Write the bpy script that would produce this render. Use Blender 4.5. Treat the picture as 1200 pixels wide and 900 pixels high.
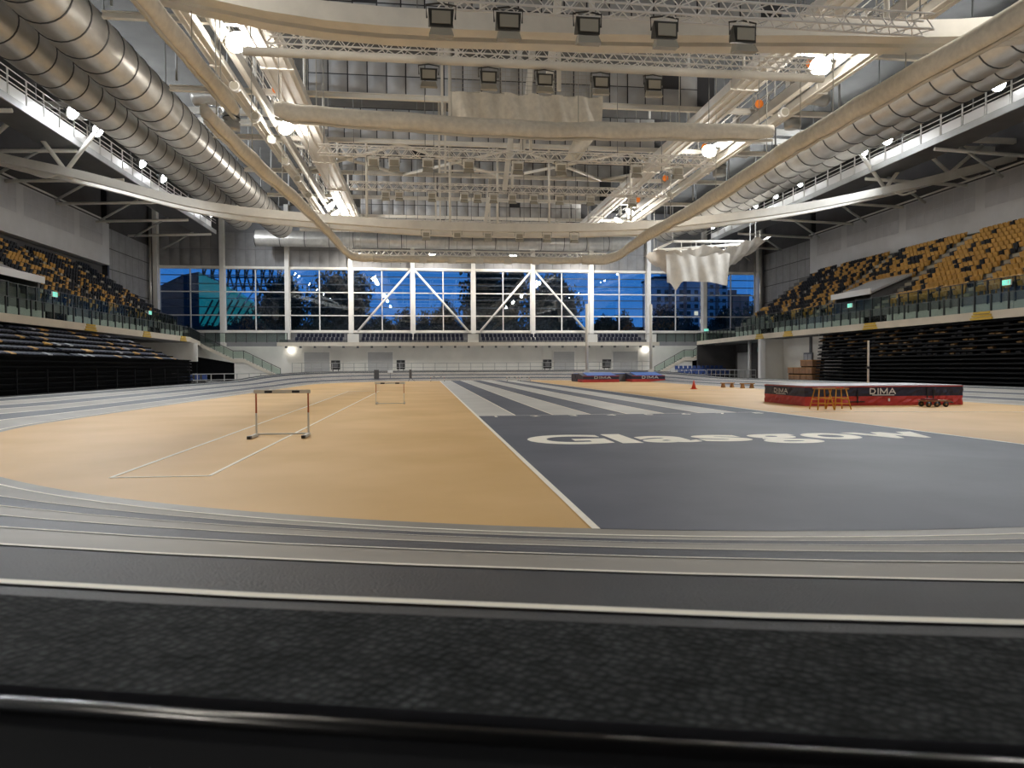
import bpy, math, random
from math import sin, cos, pi, radians, hypot, atan2, sqrt
from mathutils import Vector, Matrix

sc = bpy.context.scene
for o in list(bpy.data.objects):
    bpy.data.objects.remove(o, do_unlink=True)
COL = sc.collection
rnd = random.Random(7)

# ------------------------------------------------------------------ camera
cam_d = bpy.data.cameras.new('camera')
cam_d.sensor_width = 36.0
cam_d.lens = 820.0 / 1200.0 * 36.0
cam_d.clip_start = 0.02
cam_d.clip_end = 2000
cam = bpy.data.objects.new('camera', cam_d)
COL.objects.link(cam)
cam.matrix_world = (Matrix.Translation((0, 0, 1.57)) @ Matrix.Rotation(radians(-7.0), 4, 'Z')
                    @ Matrix.Rotation(radians(90 - 1.37), 4, 'X') @ Matrix.Rotation(radians(-0.3), 4, 'Z'))
sc.camera = cam
cam_d.dof.use_dof = True
cam_d.dof.focus_distance = 22.0
cam_d.dof.aperture_fstop = 5.6

# ------------------------------------------------------------------ view, world
vs = sc.view_settings
vs.view_transform = 'Standard'
vs.look = 'None'
vs.gamma = 1.0
vs.use_curve_mapping = False
vs.exposure = 0.0
LAMP = 1.0            # common factor on every flood lamp
sc.cycles.use_denoising = True
sc.cycles.max_bounces = 8
sc.cycles.diffuse_bounces = 4
sc.cycles.glossy_bounces = 3
sc.cycles.transparent_max_bounces = 12
sc.cycles.sample_clamp_indirect = 6.0

world = bpy.data.worlds.new('dusk_sky')
sc.world = world
world.use_nodes = True
wn = world.node_tree.nodes
wl = world.node_tree.links
wn.clear()
wo = wn.new('ShaderNodeOutputWorld')
wb = wn.new('ShaderNodeBackground')
wtc = wn.new('ShaderNodeTexCoord')
wsep = wn.new('ShaderNodeSeparateXYZ')
wr = wn.new('ShaderNodeValToRGB')
wr.color_ramp.elements[0].position = 0.0
wr.color_ramp.elements[0].color = (0.030, 0.175, 0.47, 1)
wr.color_ramp.elements[1].position = 0.5
wr.color_ramp.elements[1].color = (0.022, 0.12, 0.37, 1)
wl.new(wtc.outputs['Generated'], wsep.inputs[0])
wl.new(wsep.outputs['Z'], wr.inputs[0])
wl.new(wr.outputs[0], wb.inputs['Color'])
wb.inputs['Strength'].default_value = 1.25
wl.new(wb.outputs[0], wo.inputs[0])

# ------------------------------------------------------------------ materials
M = {}


def mat(name, col, rough=0.6, metal=0.0, var=0.0, vscale=3.0, bump=0.0, bscale=40.0, emit=None, es=0.0, stretch=None, spec=0.5, coords='pos'):
    m = bpy.data.materials.new(name)
    m.use_nodes = True
    nt = m.node_tree
    b = nt.nodes['Principled BSDF']
    b.inputs['Base Color'].default_value = (*col, 1)
    b.inputs['Roughness'].default_value = rough
    b.inputs['Metallic'].default_value = metal
    b.inputs['Specular IOR Level'].default_value = spec
    if emit:
        b.inputs['Emission Color'].default_value = (*emit, 1)
        b.inputs['Emission Strength'].default_value = es
    vec = None
    if var or bump:
        if coords == 'pos':
            g = nt.nodes.new('ShaderNodeNewGeometry')
            vec = g.outputs['Position']
        else:
            g = nt.nodes.new('ShaderNodeTexCoord')
            vec = g.outputs['Object']
        if stretch:
            mp = nt.nodes.new('ShaderNodeMapping')
            mp.inputs['Scale'].default_value = stretch
            nt.links.new(vec, mp.inputs[0])
            vec = mp.outputs[0]
    if var:
        n = nt.nodes.new('ShaderNodeTexNoise')
        n.inputs['Scale'].default_value = vscale
        n.inputs['Detail'].default_value = 6
        n.inputs['Roughness'].default_value = 0.6
        nt.links.new(vec, n.inputs['Vector'])
        r = nt.nodes.new('ShaderNodeValToRGB')
        lo = tuple(max(0, c * (1 - var)) for c in col)
        hi = tuple(min(1, c * (1 + var)) for c in col)
        r.color_ramp.elements[0].position = 0.32
        r.color_ramp.elements[0].color = (*lo, 1)
        r.color_ramp.elements[1].position = 0.68
        r.color_ramp.elements[1].color = (*hi, 1)
        nt.links.new(n.outputs[0], r.inputs[0])
        nt.links.new(r.outputs[0], b.inputs['Base Color'])
    if bump:
        n2 = nt.nodes.new('ShaderNodeTexNoise')
        n2.inputs['Scale'].default_value = bscale
        n2.inputs['Detail'].default_value = 3
        nt.links.new(vec, n2.inputs['Vector'])
        bp = nt.nodes.new('ShaderNodeBump')
        bp.inputs['Strength'].default_value = bump
        bp.inputs['Distance'].default_value = 0.02
        nt.links.new(n2.outputs[0], bp.inputs['Height'])
        nt.links.new(bp.outputs[0], b.inputs['Normal'])
    M[name] = m
    return m


mat('hall_floor', (0.55, 0.55, 0.55), 0.45, var=0.08, vscale=0.6)
mat('white_line', (0.90, 0.84, 0.71), 0.55, var=0.05, vscale=6)
mat('bank_side', (0.10, 0.10, 0.11), 0.6)
mat('cream_steel', (0.84, 0.81, 0.74), 0.5, var=0.08, vscale=0.8)
mat('white_steel', (0.82, 0.80, 0.76), 0.45, var=0.06, vscale=1.0)
mat('grey_steel', (0.38, 0.38, 0.37), 0.45, var=0.1, vscale=1.0)
mat('dark_steel', (0.09, 0.09, 0.095), 0.5, var=0.15, vscale=1.0)
mat('black_metal', (0.018, 0.019, 0.021), 0.35)
mat('black_gloss', (0.003, 0.003, 0.0035), 0.2, spec=0.4)
mat('aluminium', (0.90, 0.88, 0.85), 0.35, metal=0.15)
mat('galvanised', (0.60, 0.58, 0.54), 0.36, metal=0.65, var=0.14, vscale=1.3, stretch=(1, 0.5, 1))
mat('duct_ring', (0.10, 0.10, 0.10), 0.5, metal=0.5)
mat('roof_dark', (0.085, 0.083, 0.078), 0.85, var=0.2, vscale=0.5)
mat('quilt', (0.50, 0.505, 0.51), 0.75, var=0.08, vscale=1.2)
mat('quilt_wall', (0.30, 0.30, 0.305), 0.8, var=0.12, vscale=0.8)
mat('quilt_seam', (0.05, 0.05, 0.055), 0.8)
mat('wall_grey', (0.24, 0.24, 0.25), 0.8, var=0.1, vscale=0.4)
mat('wall_dark', (0.085, 0.082, 0.085), 0.85, var=0.15, vscale=0.5)
mat('parapet', (0.55, 0.55, 0.56), 0.7, var=0.06, vscale=0.5)
mat('parapet_panel', (0.46, 0.46, 0.48), 0.65, var=0.06, vscale=0.8)
mat('cream_wall', (0.78, 0.76, 0.71), 0.7, var=0.05, vscale=0.6)
mat('shutter', (0.50, 0.50, 0.50), 0.55, var=0.05, vscale=1.0)
mat('balcony_edge', (0.66, 0.60, 0.50), 0.6, var=0.06, vscale=0.7)
mat('hazard_yellow', (0.62, 0.42, 0.06), 0.6)
mat('net_cloth', (0.86, 0.81, 0.71), 0.9, var=0.10, vscale=3.5, bump=0.4, bscale=9)
mat('white_cloth', (0.74, 0.70, 0.63), 0.9, var=0.10, vscale=1.4, bump=0.5, bscale=4)
mat('rope', (0.45, 0.43, 0.38), 0.8)
mat('cable', (0.20, 0.20, 0.19), 0.6)
mat('seat_yellow', (0.56, 0.30, 0.055), 0.45, var=0.12, vscale=1.5)
mat('seat_black', (0.012, 0.013, 0.018), 0.45, spec=0.3)
mat('seat_navy', (0.012, 0.015, 0.036), 0.45, spec=0.3)
mat('seat_pale', (0.42, 0.42, 0.45), 0.4)
mat('seat_brown', (0.22, 0.12, 0.035), 0.5)
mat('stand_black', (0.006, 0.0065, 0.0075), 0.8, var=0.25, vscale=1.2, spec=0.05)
mat('stand_lip', (0.014, 0.015, 0.017), 0.6, spec=0.1)
mat('concrete', (0.15, 0.15, 0.15), 0.85, var=0.12, vscale=0.9)
mat('concrete_edge', (0.36, 0.33, 0.26), 0.8)
mat('post_dark', (0.012, 0.016, 0.016), 0.4)
mat('tier_wall', (0.52, 0.54, 0.50), 0.7, var=0.08, vscale=0.8)
mat('hurdle_orange', (0.42, 0.10, 0.03), 0.5)
mat('hurdle_white', (0.66, 0.63, 0.56), 0.5)
mat('mat_red', (0.52, 0.045, 0.04), 0.55, var=0.12, vscale=2.5, bump=0.35, bscale=7)
mat('mat_navy', (0.022, 0.024, 0.052), 0.5, var=0.15, vscale=2.5, bump=0.3, bscale=7)
mat('mat_blue', (0.07, 0.17, 0.50), 0.5, var=0.1, vscale=2)
mat('mat_top', (0.50, 0.50, 0.54), 0.6, var=0.08, vscale=1.5)
mat('mat_grey', (0.16, 0.17, 0.20), 0.6)
mat('yellow_paint', (0.72, 0.36, 0.03), 0.45)
mat('cone_red', (0.70, 0.07, 0.03), 0.5)
mat('wood', (0.38, 0.19, 0.06), 0.6, var=0.25, vscale=4, stretch=(1, 6, 6))
mat('wood_box', (0.26, 0.13, 0.06), 0.65, var=0.2, vscale=2)
mat('chair_blue', (0.025, 0.06, 0.22), 0.5)
mat('red_cloth', (0.20, 0.022, 0.03), 0.7)
mat('exit_green', (0.05, 0.5, 0.32), 0.5, emit=(0.25, 0.95, 0.72), es=1.0)
mat('sign_white', (0.8, 0.8, 0.8), 0.5)
mat('lamp_orange', (0.85, 0.22, 0.03), 0.45, emit=(1.0, 0.25, 0.03), es=0.35)
mat('lens_cool', (1, 1, 1), 0.3, emit=(0.90, 0.95, 1.0), es=60)
mat('lens_warm', (1, 1, 1), 0.3, emit=(1.0, 0.93, 0.82), es=60)
mat('globe', (1, 1, 1), 0.3, emit=(1.0, 0.95, 0.85), es=6)
mat('lens_off', (0.42, 0.39, 0.32), 0.25)
mat('fixture', (0.07, 0.068, 0.06), 0.4, metal=0.3)
mat('speaker', (0.012, 0.012, 0.013), 0.6)
mat('leaf', (0.018, 0.030, 0.018), 0.8, var=0.4, vscale=0.6)
mat('bark', (0.02, 0.017, 0.014), 0.9)
mat('outside_ground', (0.015, 0.02, 0.015), 0.9)
mat('outside_dark', (0.02, 0.022, 0.03), 0.7)
mat('outside_teal', (0.02, 0.18, 0.18), 0.4, var=0.5, vscale=0.25, emit=(0.02, 0.50, 0.46), es=0.22)
mat('tower_wall', (0.55, 0.50, 0.50), 0.8, var=0.15, vscale=0.15)
mat('tower_brick', (0.30, 0.17, 0.15), 0.8)
mat('tower_glass', (0.01, 0.012, 0.016), 0.2)
mat('tower_lit', (0.5, 0.45, 0.3), 0.5, emit=(1.0, 0.85, 0.55), es=0.9)
mat('traffic_red', (0.6, 0.06, 0.02), 0.6)


def surface_mat(name, col, col2, rough, scale, scuff=0.0, weave=0.0, weave_scale=150.0, dirt=None, spec=0.5):
    """sports floor: two-tone mottling, dark scuffs, optional fine woven relief"""
    m = bpy.data.materials.new(name)
    m.use_nodes = True
    nt = m.node_tree
    b = nt.nodes['Principled BSDF']
    b.inputs['Roughness'].default_value = rough
    b.inputs['Specular IOR Level'].default_value = spec
    g = nt.nodes.new('ShaderNodeNewGeometry')
    n = nt.nodes.new('ShaderNodeTexNoise')
    n.inputs['Scale'].default_value = scale
    n.inputs['Detail'].default_value = 7
    nt.links.new(g.outputs['Position'], n.inputs['Vector'])
    r = nt.nodes.new('ShaderNodeValToRGB')
    r.color_ramp.elements[0].position = 0.35
    r.color_ramp.elements[0].color = (*col, 1)
    r.color_ramp.elements[1].position = 0.65
    r.color_ramp.elements[1].color = (*col2, 1)
    nt.links.new(n.outputs[0], r.inputs[0])
    out = r.outputs[0]
    if scuff:
        mp = nt.nodes.new('ShaderNodeMapping')
        mp.inputs['Scale'].default_value = (0.9, 2.2, 1)
        mp.inputs['Rotation'].default_value = (0, 0, 0.5)
        nt.links.new(g.outputs['Position'], mp.inputs[0])
        n2 = nt.nodes.new('ShaderNodeTexNoise')
        n2.inputs['Scale'].default_value = 1.7
        n2.inputs['Detail'].default_value = 9
        n2.inputs['Roughness'].default_value = 0.72
        nt.links.new(mp.outputs[0], n2.inputs['Vector'])
        r2 = nt.nodes.new('ShaderNodeValToRGB')
        r2.color_ramp.elements[0].position = 0.66
        r2.color_ramp.elements[0].color = (0, 0, 0, 1)
        r2.color_ramp.elements[1].position = 0.80
        r2.color_ramp.elements[1].color = (1, 1, 1, 1)
        nt.links.new(n2.outputs[0], r2.inputs[0])
        mu = nt.nodes.new('ShaderNodeMath')
        mu.operation = 'MULTIPLY'
        mu.inputs[1].default_value = scuff
        nt.links.new(r2.outputs[0], mu.inputs[0])
        mx = nt.nodes.new('ShaderNodeMixRGB')
        mx.inputs[2].default_value = (*(dirt or tuple(c * 0.45 for c in col)), 1)
        nt.links.new(mu.outputs[0], mx.inputs[0])
        nt.links.new(out, mx.inputs[1])
        out = mx.outputs[0]
    if weave:
        mp = nt.nodes.new('ShaderNodeMapping')
        mp.inputs['Rotation'].default_value = (0, 0, 0.62)
        nt.links.new(g.outputs['Position'], mp.inputs[0])
        v = nt.nodes.new('ShaderNodeTexVoronoi')
        v.inputs['Scale'].default_value = weave_scale
        v.inputs['Randomness'].default_value = 0.6
        nt.links.new(mp.outputs[0], v.inputs['Vector'])
        nz = nt.nodes.new('ShaderNodeTexNoise')
        nz.inputs['Scale'].default_value = 14
        nz.inputs['Detail'].default_value = 4
        nt.links.new(g.outputs['Position'], nz.inputs['Vector'])
        bp = nt.nodes.new('ShaderNodeBump')
        bp.inputs['Strength'].default_value = weave
        bp.inputs['Distance'].default_value = 0.004
        bp.invert = True
        nt.links.new(v.outputs['Distance'], bp.inputs['Height'])
        nt.links.new(bp.outputs[0], b.inputs['Normal'])
        r3 = nt.nodes.new('ShaderNodeValToRGB')
        r3.color_ramp.elements[0].position = 0.15
        r3.color_ramp.elements[0].color = (1.5, 1.5, 1.5, 1)
        r3.color_ramp.elements[1].position = 0.6
        r3.color_ramp.elements[1].color = (0.45, 0.45, 0.45, 1)
        nt.links.new(v.outputs['Distance'], r3.inputs[0])
        mx = nt.nodes.new('ShaderNodeMixRGB')
        mx.blend_type = 'MULTIPLY'
        mx.inputs[0].default_value = min(1, weave)
        nt.links.new(out, mx.inputs[1])
        nt.links.new(r3.outputs[0], mx.inputs[2])
        out = mx.outputs[0]
    nt.links.new(out, b.inputs['Base Color'])
    M[name] = m


surface_mat('infield', (0.57, 0.35, 0.130), (0.66, 0.42, 0.178), 0.55, 0.35, scuff=0.4, dirt=(0.34, 0.20, 0.08), spec=0.35)
surface_mat('sprint_dark', (0.088, 0.095, 0.118), (0.120, 0.126, 0.150), 0.55, 0.5, scuff=0.7, dirt=(0.06, 0.062, 0.078), spec=0.18)
surface_mat('sprint_light', (0.46, 0.44, 0.40), (0.54, 0.52, 0.47), 0.5, 0.5, scuff=0.25, spec=0.4)
surface_mat('lane_light', (0.245, 0.222, 0.188), (0.315, 0.29, 0.245), 0.5, 0.8, scuff=0.45, dirt=(0.15, 0.14, 0.12), spec=0.3)
surface_mat('lane_dark', (0.045, 0.048, 0.060), (0.07, 0.074, 0.09), 0.5, 0.8, scuff=0.4, weave=0.35, weave_scale=150, spec=0.3)
surface_mat('lane_outer', (0.026, 0.028, 0.032), (0.040, 0.043, 0.048), 0.55, 1.5, scuff=0.3, weave=0.7, weave_scale=120, spec=0.3)
surface_mat('carpet', (0.011, 0.013, 0.0135), (0.038, 0.041, 0.042), 0.9, 16.0, scuff=0.2, weave=1.0, weave_scale=78, spec=0.2)


def glass_mat(name, tint, refl, rough=0.0):
    m = bpy.data.materials.new(name)
    m.use_nodes = True
    nt = m.node_tree
    nt.nodes.clear()
    o = nt.nodes.new('ShaderNodeOutputMaterial')
    t = nt.nodes.new('ShaderNodeBsdfTransparent')
    t.inputs[0].default_value = (*tint, 1)
    gl = nt.nodes.new('ShaderNodeBsdfGlossy')
    gl.inputs['Roughness'].default_value = rough
    mx = nt.nodes.new('ShaderNodeMixShader')
    mx.inputs[0].default_value = refl
    nt.links.new(t.outputs[0], mx.inputs[1])
    nt.links.new(gl.outputs[0], mx.inputs[2])
    nt.links.new(mx.outputs[0], o.inputs[0])
    M[name] = m


glass_mat('window_glass', (0.85, 0.92, 1.0), 0.10)
glass_mat('rail_glass', (0.80, 0.87, 0.83), 0.03, 0.08)


def net_mat(name, col, cell, fill):
    """knotted netting: twine where a fine square grid says so, open between"""
    m = bpy.data.materials.new(name)
    m.use_nodes = True
    nt = m.node_tree
    b = nt.nodes['Principled BSDF']
    b.inputs['Base Color'].default_value = (*col, 1)
    b.inputs['Roughness'].default_value = 0.9
    o = nt.nodes['Material Output']
    t = nt.nodes.new('ShaderNodeBsdfTransparent')
    mx = nt.nodes.new('ShaderNodeMixShader')
    mx.inputs[0].default_value = fill
    nt.links.new(t.outputs[0], mx.inputs[1])
    nt.links.new(b.outputs[0], mx.inputs[2])
    nt.links.new(mx.outputs[0], o.inputs[0])
    M[name] = m


net_mat('netting', (0.66, 0.58, 0.44), 0.1, 0.62)
net_mat('white_netting', (0.70, 0.67, 0.62), 0.1, 0.72)

# ------------------------------------------------------------------ mesh helpers


class MB:
    def __init__(self):
        self.v = []
        self.f = []

    def quadbox(self, c8):
        b = len(self.v)
        self.v += [tuple(p) for p in c8]
        for q in ((0, 3, 2, 1), (4, 5, 6, 7), (0, 1, 5, 4), (1, 2, 6, 5), (2, 3, 7, 6), (3, 0, 4, 7)):
            self.f.append(tuple(b + i for i in q))
        return self

    def box2(self, x0, x1, y0, y1, z0, z1):
        return self.quadbox([(x0, y0, z0), (x1, y0, z0), (x1, y1, z0), (x0, y1, z0), (x0, y0, z1), (x1, y0, z1), (x1, y1, z1), (x0, y1, z1)])

    def box(self, c, s, rz=0.0):
        hx, hy, hz = s[0] / 2, s[1] / 2, s[2] / 2
        ca, sa = cos(rz), sin(rz)
        pts = []
        for z in (-hz, hz):
            for x, y in ((-hx, -hy), (hx, -hy), (hx, hy), (-hx, hy)):
                pts.append((c[0] + x * ca - y * sa, c[1] + x * sa + y * ca, c[2] + z))
        return self.quadbox(pts)

    def bar(self, p, q, w, h, up=(0, 0, 1)):
        p, q = Vector(p), Vector(q)
        d = (q - p).normalized()
        u = Vector(up)
        s = d.cross(u)
        if s.length < 1e-4:
            s = d.cross(Vector((1, 0, 0)))
        s.normalize()
        u = s.cross(d).normalized()
        pts = []
        for e in (p, q):
            for a, b in ((-1, -1), (1, -1), (1, 1), (-1, 1)):
                pts.append(e + s * (a * w / 2) + u * (b * h / 2))
        b = len(self.v)
        self.v += [tuple(x) for x in pts]
        for k in ((0, 1, 2, 3), (7, 6, 5, 4), (0, 4, 5, 1), (1, 5, 6, 2), (2, 6, 7, 3), (3, 7, 4, 0)):
            self.f.append(tuple(b + i for i in k))
        return self

    def tube(self, pts, r, n=8, caps=True, closed=False, squash=1.0):
        pts = [Vector(p) for p in pts]
        m = len(pts)
        rr = r if isinstance(r, (list, tuple)) else [r] * m
        b = len(self.v)
        ref = Vector((0, 0, 1))
        for i, p in enumerate(pts):
            if closed:
                d = (pts[(i + 1) % m] - pts[i - 1]).normalized()
            else:
                d = (pts[min(i + 1, m - 1)] - pts[max(i - 1, 0)]).normalized()
            s = d.cross(ref)
            if s.length < 1e-3:
                s = d.cross(Vector((0, 1, 0)))
            s.normalize()
            u = s.cross(d).normalized()
            for k in range(n):
                a = 2 * pi * k / n
                self.v.append(tuple(p + s * (cos(a) * rr[i]) + u * (sin(a) * rr[i] * squash)))
        for i in range(m if closed else m - 1):
            j = (i + 1) % m
            for k in range(n):
                k2 = (k + 1) % n
                self.f.append((b + i * n + k, b + i * n + k2, b + j * n + k2, b + j * n + k))
        if caps and not closed:
            self.f.append(tuple(b + k for k in reversed(range(n))))
            self.f.append(tuple(b + (m - 1) * n + k for k in range(n)))
        return self

    def sphere(self, c, r, n=10, m=6, sq=(1, 1, 1)):
        b = len(self.v)
        for i in range(m + 1):
            t = pi * i / m
            for k in range(n):
                a = 2 * pi * k / n
                self.v.append((c[0] + r * sq[0] * sin(t) * cos(a), c[1] + r * sq[1] * sin(t) * sin(a), c[2] + r * sq[2] * cos(t)))
        for i in range(m):
            for k in range(n):
                k2 = (k + 1) % n
                self.f.append((b + i * n + k, b + (i + 1) * n + k, b + (i + 1) * n + k2, b + i * n + k2))
        return self

    def strip(self, A, B):
        b = len(self.v)
        n = len(A)
        self.v += [tuple(p) for p in A] + [tuple(p) for p in B]
        for i in range(n - 1):
            self.f.append((b + i, b + i + 1, b + n + i + 1, b + n + i))
        return self

    def poly(self, pts):
        b = len(self.v)
        self.v += [tuple(p) for p in pts]
        self.f.append(tuple(range(b, b + len(pts))))
        return self

    def prism(self, pts, vec):
        """closed outline swept along vec"""
        b = len(self.v)
        n = len(pts)
        v = Vector(vec)
        self.v += [tuple(p) for p in pts] + [tuple(Vector(p) + v) for p in pts]
        self.f.append(tuple(b + i for i in reversed(range(n))))
        self.f.append(tuple(b + n + i for i in range(n)))
        for i in range(n):
            j = (i + 1) % n
            self.f.append((b + i, b + j, b + n + j, b + n + i))
        return self

    def mesh(self, name, m, smooth=False):
        me = bpy.data.meshes.new(name)
        me.from_pydata(self.v, [], self.f)
        me.validate()
        me.materials.append(M[m] if isinstance(m, str) else m)
        if smooth:
            me.polygons.foreach_set('use_smooth', [True] * len(me.polygons))
        me.update()
        return me

    def build(self, name, m, parent=None, smooth=False):
        return link(name, self.mesh(name, m, smooth), parent)


def fix_normals(me):
    import bmesh
    bm = bmesh.new()
    bm.from_mesh(me)
    bmesh.ops.recalc_face_normals(bm, faces=bm.faces)
    bm.to_mesh(me)
    bm.free()
    return me


def link(name, me, parent=None, loc=None, rot=None, scale=None):
    o = bpy.data.objects.new(name, me)
    COL.objects.link(o)
    if parent is not None:
        o.parent = parent
    if loc is not None:
        o.location = loc
    if rot is not None:
        o.rotation_euler = rot
    if scale is not None:
        o.scale = scale
    return o


def tag(o, label=None, cat=None, group=None, kind=None):
    if label:
        o['label'] = label
    if cat:
        o['category'] = cat
    if group:
        o['group'] = group
    if kind:
        o['kind'] = kind
    return o


def thing(name, label, cat, loc=(0, 0, 0), rz=0.0, group=None):
    o = bpy.data.objects.new(name, None)
    COL.objects.link(o)
    o.location = loc
    o.rotation_euler = (0, 0, rz)
    o.empty_display_size = 0.2
    return tag(o, label, cat, group)


def smooth_path(pts, per=6):
    """Catmull-Rom through the points"""
    P = [Vector(p) for p in pts]
    out = []
    for i in range(len(P) - 1):
        p0, p1, p2, p3 = P[max(i - 1, 0)], P[i], P[i + 1], P[min(i + 2, len(P) - 1)]
        for k in range(per):
            t = k / per
            out.append(0.5 * ((2 * p1) + (p2 - p0) * t + (2 * p0 - 5 * p1 + 4 * p2 - p3) * t * t + (3 * p1 - p0 - 3 * p2 + p3) * t ** 3))
    out.append(P[-1])
    return out


def text_mesh(s, bold=0.0):
    cu = bpy.data.curves.new('lettering', 'FONT')
    cu.body = s
    cu.size = 1.0
    cu.offset = bold
    cu.resolution_u = 6
    ob = bpy.data.objects.new('lettering', cu)
    COL.objects.link(ob)
    dg = bpy.context.evaluated_depsgraph_get()
    me = bpy.data.meshes.new_from_object(ob.evaluated_get(dg))
    bpy.data.objects.remove(ob, do_unlink=True)
    bpy.data.curves.remove(cu)
    return me


# ------------------------------------------------------------------ flood lamps (the hall's light)
def lamp_meshes():
    h = MB()
    # bowl reflector housing, opening toward -Z
    prof = [(0.06, 0.34), (0.16, 0.33), (0.20, 0.20), (0.34, 0.06), (0.40, 0.0), (0.40, -0.03)]
    n = 16
    for r, z in prof:
        for k in range(n):
            a = 2 * pi * k / n
            h.v.append((r * cos(a), r * sin(a), z))
    for i in range(len(prof) - 1):
        for k in range(n):
            k2 = (k + 1) % n
            h.f.append((i * n + k, i * n + k2, (i + 1) * n + k2, (i + 1) * n + k))
    h.f.append(tuple(reversed(range(n))))
    lens = MB()
    for rr, z in ((0.37, -0.025), (0.30, -0.12), (0.17, -0.18)):
        lens.v += [(rr * cos(2 * pi * k / n), rr * sin(2 * pi * k / n), z) for k in range(n)]
    lens.v.append((0, 0, -0.2))
    for i in range(2):
        lens.f += [(i * n + k, (i + 1) * n + k, (i + 1) * n + (k + 1) % n, i * n + (k + 1) % n) for k in range(n)]
    lens.f += [(2 * n + k, 3 * n, 2 * n + (k + 1) % n) for k in range(n)]
    y = MB()
    y.tube([(-0.43, 0, 0.0), (-0.43, 0, 0.42), (0.43, 0, 0.42), (0.43, 0, 0.0)], 0.025, 6)
    y.box((0, 0, 0.44), (0.2, 0.16, 0.06))
    return h, lens, y


_h, _l, _y = lamp_meshes()
LAMP_ME = {'housing': _h.mesh('lamp_housing', 'grey_steel', True), 'cool': _l.mesh('lamp_lens', 'lens_cool'),
           'warm': _l.mesh('lamp_lens', 'lens_warm'), 'yoke': _y.mesh('lamp_yoke', 'grey_steel')}
LIGHTS = {}


def flood(loc, target, warm, power, label, group, globe=False):
    d = (Vector(target) - Vector(loc)).normalized()
    q = d.to_track_quat('-Z', 'Y')
    o = thing('floodlight', label, 'floodlight', loc, 0, group)
    o.scale = (1.35, 1.35, 1.35)
    o.rotation_mode = 'QUATERNION'
    o.rotation_quaternion = q
    link('housing', LAMP_ME['housing'], o)
    link('lens', LAMP_ME['warm' if warm else 'cool'], o)
    link('yoke', LAMP_ME['yoke'], o)
    key = (warm, power, globe)
    if key not in LIGHTS:
        ld = bpy.data.lights.new('lamp_light', 'POINT' if globe else 'AREA')
        if globe:
            ld.shadow_soft_size = 0.3
        else:
            ld.shape = 'DISK'
            ld.size = 0.7
        ld.energy = power * LAMP
        ld.color = (1.0, 0.94, 0.85) if warm else (0.92, 0.96, 1.0)
        LIGHTS[key] = ld
    lo = bpy.data.objects.new('lamp_light', LIGHTS[key])
    COL.objects.link(lo)
    lo.parent = o
    lo.location = (0, 0, -0.62 if globe else -0.22)
    return o


PW = 1400
CX = 6.0
for Y in (8, 20, 31, 42, 54.7, 58.6, 67.3, 72.4, 88):
    flood((-25.3, Y, 20.25), (24, Y - 12 if Y < 60 else Y + 2, 0), False, PW, 'lit round floodlight on the catwalk rail above the navy half-open stand', 'floodlights on the outer catwalks')
for Y in (8, 20, 31, 42, 53.1, 56.3, 66.5, 71.4, 76, 88):
    flood((37.3, Y, 20.0), (-12, Y - 12 if Y < 60 else Y + 2, 0), False, PW, 'lit round floodlight on the catwalk rail above the black retracted stand', 'floodlights on the outer catwalks, stand side')
for Y in (6, 21, 36.1, 48.4, 70.5, 74.0):
    flood((-9.1, Y, 17.6), (2, Y - 14 if Y < 60 else Y, 0), True, PW * 0.55, 'lit warm floodlight beside a white longitudinal girder, over the hurdle lanes', 'floodlights on the inner catwalks', True)
for Y in (6, 21, 35.3, 50.0, 70.2, 74.5):
    flood((20.95, Y, 17.5), (10, Y - 14 if Y < 60 else Y, 0), True, PW * 0.55, 'lit warm floodlight beside a white longitudinal girder, over the high jump side', 'floodlights on the inner catwalks, high jump side', True)

for x in (-9, 1, 12, 22):  # row of lamps added to brighten the window wall
    flood((x, 95.6, 17.0), (x, 99.3, 3.0), True, PW * 0.5, 'added floodlight brightening the window wall from under the cross duct', 'added wall floodlights under the cross duct')

# ================================================================== STRUCTURE
WX0, WX1, WY0, WY1, ROOF = -37.0, 50.6, -14.0, 100.0, 24.0


def struct(o):
    return tag(o, kind='structure')


floor = struct(MB().box2(WX0, WX1, WY0, WY1, -0.3, -0.02).build('floor', 'hall_floor'))
ceiling = struct(MB().box2(WX0 - 0.5, WX1 + 0.5, WY0 - 0.5, WY1 + 0.5, ROOF, ROOF + 0.4).build('ceiling', 'roof_dark'))
wall_left = struct(MB().box2(WX0 - 0.5, WX0, WY0 - 0.5, WY1 + 0.6, -0.3, ROOF).build('wall_left', 'wall_dark'))
wall_right = struct(MB().box2(WX1, WX1 + 0.5, WY0 - 0.5, WY1 + 0.6, -0.3, ROOF).build('wall_right', 'wall_dark'))
wall_front = struct(MB().box2(WX0, WX1, WY0 - 0.5, WY0, -0.3, ROOF).build('wall_front', 'wall_grey'))

# far wall: solid above and below the long window band
WB, WT = 6.75, 15.25
COLX = [-35.95 + 8.545 * i for i in range(11)]
wall_back = struct(MB().box2(WX0, WX1, WY1 + 0.1, WY1 + 0.5, WT, ROOF).box2(WX0, WX1, WY1 + 0.1, WY1 + 0.5, -0.3, WB)
                   .box2(WX0, COLX[0], WY1 + 0.1, WY1 + 0.5, WB, WT).box2(COLX[-1], WX1, WY1 + 0.1, WY1 + 0.5, WB, WT).build('wall_back', 'wall_grey'))


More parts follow.
